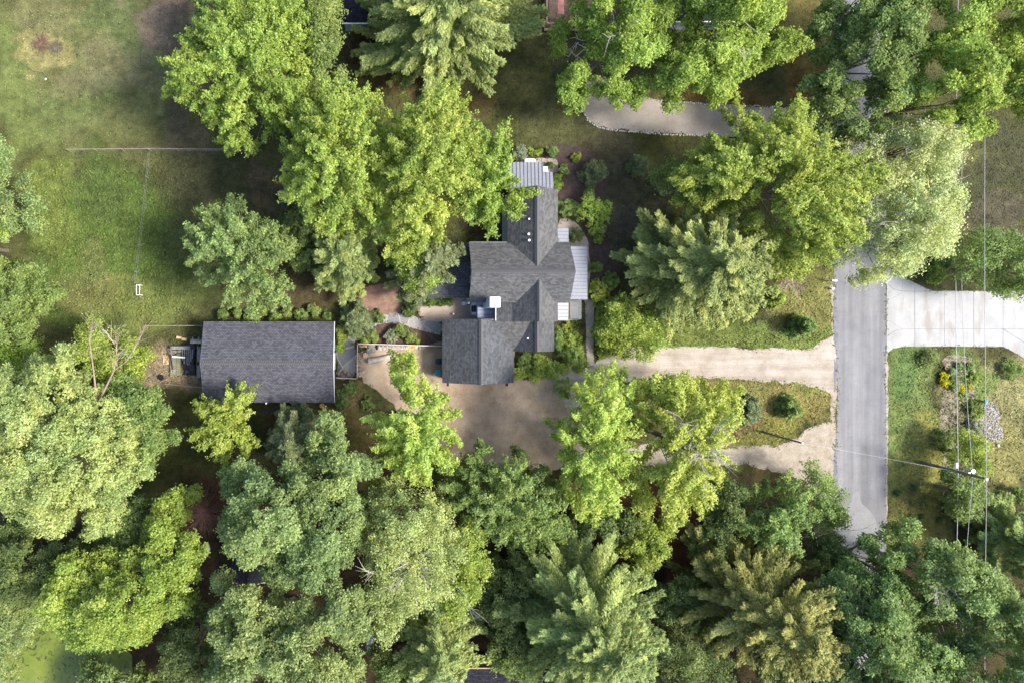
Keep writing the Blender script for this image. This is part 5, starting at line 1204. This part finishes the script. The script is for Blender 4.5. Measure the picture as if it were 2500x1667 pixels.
# pebble bed
pts=np.array([(2403,985),(2420,980),(2436,995),(2440,1015),(2438,1035),(2450,1050),(2448,1068),(2435,1078),(2415,1076),(2402,1060),(2400,1030),(2385,1040),(2375,1025),(2398,1010)])
pw=[W(*p) for p in pts]; A=np.array(pw); g3=np.random.default_rng(77); P_=g3.uniform(A.min(0),A.max(0),(5200,2)); P_=P_[pip(P_,pw)]
n=len(P_); ico=np.array([(0,0,.6),(1,0,0),(0,1,0),(-1,0,0),(0,-1,0)],float); sz=g3.uniform(.04,.085,n)
th=g3.uniform(0,6.3,n); c_,s_=np.cos(th),np.sin(th); X_=ico[None,:,0]*c_[:,None]-ico[None,:,1]*s_[:,None]; Y_=(ico[None,:,0]*s_[:,None]+ico[None,:,1]*c_[:,None])*.75
V=np.stack([P_[:,:1]+X_*sz[:,None],P_[:,1:]+Y_*sz[:,None],.03+ico[None,:,2]*sz[:,None]+g3.uniform(0,.05,(n,1))],-1).reshape(-1,3)
F=(np.array([(0,1,2),(0,2,3),(0,3,4),(0,4,1)])[None]+5*np.arange(n)[:,None,None]).reshape(-1,3)
cc=np.repeat(g3.choice([.06,.12,.22,.34,.48],n)[:,None]*np.array((1,.94,.92))[None],4,0)
tag(npmesh('pebbles',V,F,M['blade'],color=cc),'grey and white pebble bed right of the blue ball','pebbles',kind='stuff')
# planter / urn with dark flowers
x,y=W(2258,873); t=thing('planter',(x,y,0),'white round planter with dark foliage on the lawn corner','planter')
MB().cyl((x,y),.22,0,.4,18,r2=.33).build('pot',M['white'],t)
rr2=np.random.default_rng(4); o,_=crown('foliage',blob(0,0,.3,rr2),.75,.4,'fine','deep',rr2,t,depth=False)
x,y=W(2305,897); t=thing('flower_pot',(x,y,0),'terracotta ring pot beside the yellow flowers','pot')
b=MB(); b.tube([(x+.17*cos(a_),y+.17*sin(a_),.35) for a_ in np.linspace(0,2*pi,17)],.05,7,False); b.build('rim',M['terracotta'],t); MB().cyl((x,y),.14,0,.32,16,r2=.17).build('soil',M['soil'],t)
x,y=W(2392,978); t=thing('gazing_ball',(x,y,0),'blue glazed ball on a stand above the pebble bed','garden ball')
MB().sphere((x,y,.75),.24).build('ball',M['blueglaze'],t,smooth=True); MB().cyl((x,y),.12,0,.52,12,r2=.08).build('stand',M['rockbrown'],t)

# ------------------------------------------------------------------ yard objects
def W2(px,py,z): return W(px,py,z)
# grill
x0_,y1_=W(1149,739,.9); x1_,y0_=W(1163,769,.9)
t=thing('barbecue_grill',((x0_+x1_)/2,(y0_+y1_)/2,0),'barbecue grill with white side shelves and dark middle beside the house','grill')
MB().box(x0_+.12,y0_,.82,x1_,y0_+.32,.88).build('shelf',M['white'],t); MB().box(x0_+.12,y1_-.32,.82,x1_,y1_,.88).build('shelf',M['white'],t)
MB().box(x0_+.15,y0_+.33,.4,x1_-.1,y1_-.33,.95).build('firebox',M['black'],t)
b=MB(); b.tube([(x0_+.12,y0_+.15,.9),(x0_+.02,y0_+.45,.92),(x0_+.02,y1_-.45,.92),(x0_+.12,y1_-.15,.9)],.035,6); b.build('handle',M['white'],t)
MB().box(x0_+.28,y0_+.42,.955,x1_-.25,y1_-.42,1.0).build('lid',M['greyplastic'],t)
for q in ((x0_+.16,y0_+.05),(x1_-.06,y0_+.05),(x0_+.16,y1_-.05),(x1_-.06,y1_-.05)): MB().cyl(q,.03,0,.82,8).build('leg',M['steel'],t)
# chair and hoop table
x,y=W(1132,741,.5); t=thing('patio_chair',(x,y,0),'small greenish metal chair on the dark corner of the patio','chair')
b=MB().box(x-.22,y-.22,.42,x+.22,y+.22,.46); b.build('seat',M['silverpaint'] if 'silverpaint' in M else M['steel'],t)
b=MB(); b.tube([(x+.22,y-.22,.46),(x+.26,y-.2,.85),(x+.26,y+.2,.85),(x+.22,y+.22,.46)],.02,6); b.build('backrest',M['steel'],t)
for q in ((-.2,-.2),(.2,-.2),(-.2,.2),(.2,.2)): MB().cyl((x+q[0],y+q[1]),.018,0,.42,6).build('leg',M['steel'],t)
x,y=W(1126,741,.4); t=thing('hose_hoop',(x,y,0),'thin wire hoop standing beside the greenish chair','hoop')
b=MB(); b.tube([(x+.2*cos(a_),y+.2*sin(a_),.5) for a_ in np.linspace(0,2*pi,20)],.015,5,False); b.build('ring',M['twig'],t)
for a_ in (0,2.1,4.2): MB().bar((x+.2*cos(a_),y+.2*sin(a_),0),(x+.2*cos(a_),y+.2*sin(a_),.49),.02).build('leg',M['twig'],t)
x,y=W(1107,767,.3); t=thing('garden_lamp',(x,y,0),'small white globe lamp on the patio above the garage','lamp'); MB().sphere((x,y,.3),.12,12,8).build('globe',M['white'],t,smooth=True); MB().cyl((x,y),.03,0,.19,8).build('stem',M['steel'],t)
# white box at north porch
x0_,y0_=W(1281,395,2.4); x1_,y1_=W(1307,391,2.4)
t=thing('window_awning',((x0_+x1_)/2,(y0_+y1_)/2,0),'white arched box on the north side of the metal porch','awning')
b=MB(); 
for k in range(6):
    z=2.3+.06*k
b.slab([(x0_,y0_-.1),(x1_,y0_-.1),(x1_,y1_+.02),(x1_-.15,y1_+.12),(x0_+.15,y1_+.12),(x0_,y1_+.02)],2.2,2.5); b.build('cover',M['white'],t)
MB().box(x0_+.1,y0_-.1,0,x1_-.1,y0_+.05,2.18).build('back_panel',M['siding'],t)
x,y=W(1332,419,.8); t=thing('garden_bench',(x,y,0),'small curved white bench in the notch of the metal porch','bench')
b=MB(); b.tube([(x-.28,y-.05,.8),(x-.1,y+.08,.82),(x+.12,y+.08,.82),(x+.3,y-.04,.8)],.05,6); b.build('backrest',M['white'],t); MB().box(x-.28,y-.3,.38,x+.28,y+.0,.44).build('seat',M['white'],t)
for q in ((-.25,-.27),(.25,-.27),(-.25,-.03),(.25,-.03)): MB().cyl((x+q[0],y+q[1]),.025,0,.38,6).build('leg',M['white'],t)
# bins
def wbin(label,px,py,mat):
    x,y=W(px,py,1.0); t=thing('wheelie_bin',(x,y,0),label,'bin')
    b=MB(); b.add([(x-.24,y-.24,.08),(x+.24,y-.24,.08),(x+.24,y+.24,.08),(x-.24,y+.24,.08),(x-.32,y-.3,.98),(x+.3,y-.3,.98),(x+.3,y+.3,.98),(x-.32,y+.3,.98)],[(3,2,1,0),(0,1,5,4),(1,2,6,5),(2,3,7,6),(3,0,4,7),(4,5,6,7)]); b.build('body',mat,t)
    b=MB(); b.slab([(x-.36,y-.26),(x-.3,y-.33),(x+.33,y-.33),(x+.33,y+.33),(x-.3,y+.33),(x-.36,y+.26)],.985,1.06); b.build('lid',mat,t)
    for s_ in (-1,1): MB().tube([(x+.27,y+s_*.22,.1),(x+.27,y+s_*.28,.1)],.1,10).build('wheel',M['black'],t)
wbin('dark navy wheelie bin against the west wall of the garage',1071,882,M['navy'])
wbin('teal wheelie bin against the west wall of the garage',1070,909,M['teal'])
x,y=W(1062,913,.3); tag(MB().cyl((x,y),.16,0,.35,14,r2=.2).build('bucket',M['siding']),'small pale bucket beside the teal bin','bucket')
# wheelbarrow
x,y=W(736,994,.6); t=thing('wheelbarrow',(x,y,0),'rusty tray wheelbarrow by the south eave of the outbuilding','wheelbarrow')
b=MB(); o1=[(-.42,-.3),(.42,-.34),(.48,0),(.42,.34),(-.42,.3)]; i1=[(p[0]*.72,p[1]*.72) for p in o1]; vs=[(x+p[0],y+p[1],.65) for p in o1]+[(x+p[0],y+p[1],.38) for p in i1]; b.add(vs,[(i,(i+1)%5,5+(i+1)%5,5+i) for i in range(5)]+[(5,6,7,8,9)]); b.build('tray',M['rust'],t)
b=MB(); b.tube([(x+o_[0],y+o_[1],.66) for o_ in o1+[o1[0]]],.02,5,False); b.build('rim',M['steel'],t)
MB().tube([(x-.55,y-.04,.2),(x-.55,y+.04,.2)],.2,14).build('wheel',M['black'],t)
for s_ in (-1,1): MB().tube([(x-.55,y+s_*.08,.2),(x+.3,y+s_*.25,.36),(x+.85,y+s_*.28,.6)],.022,6).build('handle',M['wood'],t); MB().tube([(x+.3,y+s_*.24,.36),(x+.35,y+s_*.24,0)],.02,6).build('leg',M['steel'],t)
stump(786,990,.28,.3,M['woodorange'],'orange cut round lying in the wood shavings south of the outbuilding',sd=20)
a_=W(634,1007,.1);b_=W(690,998,.1); b=MB(); b.slab(rough([(a_[0],a_[1]-.1),(b_[0],b_[1]-.25),(b_[0],b_[1]+.3),(a_[0]+.3,a_[1]+.35)],.03,.3,5),.0,.10); tag(b.build('black_tarp',M['tarp']),'long black plastic sheet on the ground south of the outbuilding','tarp')
# lumber yard
def boards(name,label,cat,quad,z0,z1,mat,n,ax):
    """stack of n boards side by side filling the pixel rectangle"""
    (xa,ya),(xb,yb2)=W(quad[0],quad[3],z1),W(quad[2],quad[1],z1); t=thing(name,((xa+xb)/2,(ya+yb2)/2,0),label,cat)
    g4=random.Random(n*7+int(quad[0]))
    for k in range(n):
        if ax=='x': y0=ya+(yb2-ya)*k/n; MB().box(xa+g4.uniform(0,.12),y0,z0,xb-g4.uniform(0,.12),y0+(yb2-ya)/n*.93,z1+g4.uniform(-.02,.02)).build('board',mat,t)
        else: x0=xa+(xb-xa)*k/n; MB().box(x0,ya+g4.uniform(0,.12),z0,x0+(xb-xa)/n*.93,yb2-g4.uniform(0,.12),z1+g4.uniform(-.02,.02)).build('board',mat,t)
    return t
boards('plywood_stack','wide olive grey panel lying at the centre of the lumber yard','panel',(421,864,441,918),.3,.45,M['woodolive'],2,'y')
boards('lumber_stack','narrow olive boards left of the wide panel','lumber',(415,866,424,918),.02,.4,M['woodolive'],3,'y')
boards('lumber_stack','grey planks stacked crosswise at the top of the lumber yard','lumber',(415,845,465,853),.5,.8,M['woodgrey'],3,'x')
boards('lumber_stack','short grey rails between the crosswise planks and the panel','lumber',(420,854,445,861),.3,.5,M['woodgrey'],5,'y')
boards('lumber_stack','grey boards leaning along the outbuilding wall, upper','lumber',(481,845,489,884),.02,.6,M['woodgrey'],3,'y')
boards('lumber_stack','grey boards along the outbuilding wall, lower','lumber',(480,890,489,924),.02,.4,M['woodgrey'],3,'y')
a_=W(477,844,.1)
b=MB(); g5=np.random.default_rng(9); xa,ya=W(443,916,.5); xb,yb2=W(477,838,.5); nx2,ny2=16,34
gx2=np.linspace(xa,xb,nx2); gy2=np.linspace(ya,yb2,ny2); XX,YY=np.meshgrid(gx2,gy2); u=(XX-xa)/(xb-xa); v_=(YY-ya)/(yb2-ya)
ZZ=.55*np.clip(4*u*(1-u),0,1)**.4*np.clip(6*v_*(1-v_),0,1)**.5+.10*wn(XX,YY,4,5)+.06*wn(XX,YY,9,6)+.05; ZZ=np.maximum(ZZ,.02)
XX=XX+.12*wn(YY,YY*0,2,3)
i_,j_=np.meshgrid(np.arange(nx2-1),np.arange(ny2-1)); bb=(j_*nx2+i_).ravel()
t=thing('tarp_covered_pile',((xa+xb)/2,(ya+yb2)/2,0),'black tarp draped over a heap in the lumber yard','tarp')
npmesh('tarp',np.column_stack([(XX-(xa+xb)/2).ravel(),(YY-(ya+yb2)/2).ravel(),ZZ.ravel()]),np.column_stack([bb,bb+1,bb+nx2+1,bb+nx2]),M['tarp'],t)
for k in range(6):
    px=446+k*5; p=W(px,852,.7);q2=W(px+g5.normal(0,1),878+g5.uniform(-4,14),.7); MB().bar((*p,.66+.02*k),(*q2,.68),.09,.04).build('slat',M['woodgrey'],t)
p=W(417,849,.9); q2=W(424,903,.7); tag(MB().bar((*p,.9),(*q2,.62),.14,.1).build('steel_beam',M['poledark']),'long dark beam lying diagonally over the olive boards','beam')
p=W(421,870,.8); q2=W(453,872,.8); b=MB().tube([(*p,.95),(*q2,.95)],.09,10); tag(b.build('white_pipe',M['white']),'white plastic pipe lying across the lumber and tarp','pipe')
b=MB(); c0=W(422,906,.7)
for k in range(4):
    a1=k*pi/2+.5; a2=a1+pi/2; b.bar((c0[0]+.2*cos(a1),c0[1]+.2*sin(a1),.72),(c0[0]+.2*cos(a2),c0[1]+.2*sin(a2),.72),.035)
tag(b.build('picture_frame',M['twig']),'small pale square frame lying at the end of the dark beam','frame')
# pallet
(xa,ya),(xb,yb2)=W(398,889,.15),W(413,867,.15); t=thing('pallet',((xa+xb)/2,(ya+yb2)/2,0),'pale wooden pallet on bare dirt left of the lumber','pallet')
for f in (0,.14,.28,.9): MB().box(xa,ya+(yb2-ya)*(1-f)-.09,.12,xb,ya+(yb2-ya)*(1-f),.15).build('slat',M['woodnew'],t)
for f in (0,.78): MB().box(xa+(xb-xa)*f,ya,.09,xa+(xb-xa)*f+.16,yb2-.3,.118).build('slat',M['woodnew'],t)
MB().box(xa+.18,ya+.1,.09,xa+.3,yb2-.34,.118).build('slat',M['woodnew'],t); MB().box(xa+.44,ya+.1,.09,xa+.54,yb2-.34,.118).build('slat',M['woodnew'],t)
for f in (0,.5,1): MB().box(xa+(xb-xa-.06)*f,ya,.0,xa+(xb-xa-.06)*f+.06,yb2,.088).build('stringer',M['wood'],t)
# bench
(xa,ya),(xb,yb2)=W(464,838,.7),W(491,828,.7); t=thing('work_bench',((xa+xb)/2,(ya+yb2)/2,0),'grey wooden bench beside the north west corner of the outbuilding','bench')
MB().box(xa,ya,.62,xb,ya+.2,.68).build('plank',M['woodend'],t); MB().box(xa,ya+.22,.62,xb,yb2,.68).build('plank',M['woodgrey'],t)
for f in (.15,.7): MB().box(xa+(xb-xa)*f,ya-.1,.0,xa+(xb-xa)*f+.12,yb2+.25,.6).build('leg',M['woodgrey'],t)
x,y=W(393,921,.3); tag(MB().cyl((x,y),.3,0,.35,14,r2=.34).build('black_tub',M['black']),'round black tub on the dirt below the pallet','tub')

# mailbox, kayak, utility poles and wires
x,y=W(2032,685,1.1); t=thing('mailbox',(x,y,0),'white mailbox on a post at the left road edge','mailbox')
b=MB(); b.tube([(x-.05,y,1.12),(x+.5,y,1.12)],.11,10); b.build('box',M['white'],t); MB().box(x-.3,y-.05,.95,x+.5,y+.05,1.0).build('arm',M['woodgrey'],t); MB().box(x+.05,y-.05,0,x+.15,y+.05,.95).build('post',M['woodgrey'],t)
x,y=W(2034,704,.6); tag(MB().box(x-.1,y-.12,.0,x+.12,y+.05,.6).build('newspaper_box',M['steel']),'small grey box on the road edge below the mailbox','box')
p=[(*W(507,1322,.4),.45),(*W(508,1340,.4),.5),(*W(504,1357,.4),.45)]; b=MB(); b.tube(p,[.08,.3,.06],10); tag(b.build('kayak',M['white']),'white kayak hull glimpsed beside the yellow green tree and red brush pile','kayak')
bx_,by_=W(2250,1128); HP=8.4
t=thing('utility_pole',(bx_,by_,0),'tall dark wooden utility pole with transformer can carrying the three lines','utility pole')
MB().tube([(bx_,by_,0),(bx_,by_,HP)],[.17,.12],14).build('pole',M['poledark'],t)
b=MB().tube([(bx_+.1,by_+.42,6.05),(bx_+.1,by_+.42,6.9)],.2,14); b.build('transformer',M['steel'],t); MB().box(bx_-.05,by_+.1,6.3,bx_+.1,by_+.3,6.5).build('bracket',M['steel'],t)
MB().cyl((bx_+.02,by_-.05),.12,HP+.01,HP+.22,12).build('insulator',M['white'],t)
b=MB(); b.tube([(bx_+.16,by_+.4,6.9),(bx_+.3,by_+.2,7.2),(bx_+.15,by_,7.4)],.025,6); b.build('jumper_wire',M['cable'],t)
b=MB(); b.tube([(bx_+.1,by_-.1,6.8),(bx_-.1,by_-.6,6.6),(bx_+.2,by_-1.0,6.7)],.022,6); b.build('jumper_wire',M['cable'],t)
b=MB(); b.box(bx_-.15,by_+.4,4.75,bx_+.02,by_+.95,5.0); b.build('splice_box',M['white'],t)
b=MB(); b.bar((bx_,by_,5.6),(bx_-.2,by_+1.1,5.9),.08); b.build('brace',M['poledark'],t)
def wire(label,h,dx,rad,sag,seed):
    b=MB(); pts=[]
    for yy in np.linspace(-60,75,60):
        d=yy-by_; s_=sag*(1-((abs(d)%52)/26-1)**2); pts.append((bx_+dx,yy,h-s_))
    b.tube(pts,rad,6,False); return tag(b.build('power_line',M['cable']),label,'power line')
wire('thickest and leftmost of the three overhead lines crossing the right side',4.95,.12,.030,.35,1)
wire('middle one of the three overhead lines crossing the right side',6.9,.05,.020,1.5,2)
wire('rightmost of the three overhead lines crossing the right side',HP+.2,0,.022,.25,3)
lx,ly=W(1863,1054); HL=7.4
t=thing('street_pole',(lx,ly,0),'slender grey pole on the grass island beside the pink gravel','pole')
MB().tube([(lx,ly,0),(lx,ly,HL)],[.12,.09],12).build('pole',M['woodgrey'],t); MB().cyl((lx,ly),.1,HL,HL+.12,10).build('cap',M['white'],t)
b=MB(); pts=[(lx+(bx_-lx)*f,ly+(by_-ly)*f,HL-.1+(5.3-HL+.1)*f-.5*4*f*(1-f)) for f in np.linspace(0,1,24)]; b.tube(pts,.010,5,False); tag(b.build('service_wire',M['cable']),'thin service wire crossing the road between the two poles','wire')
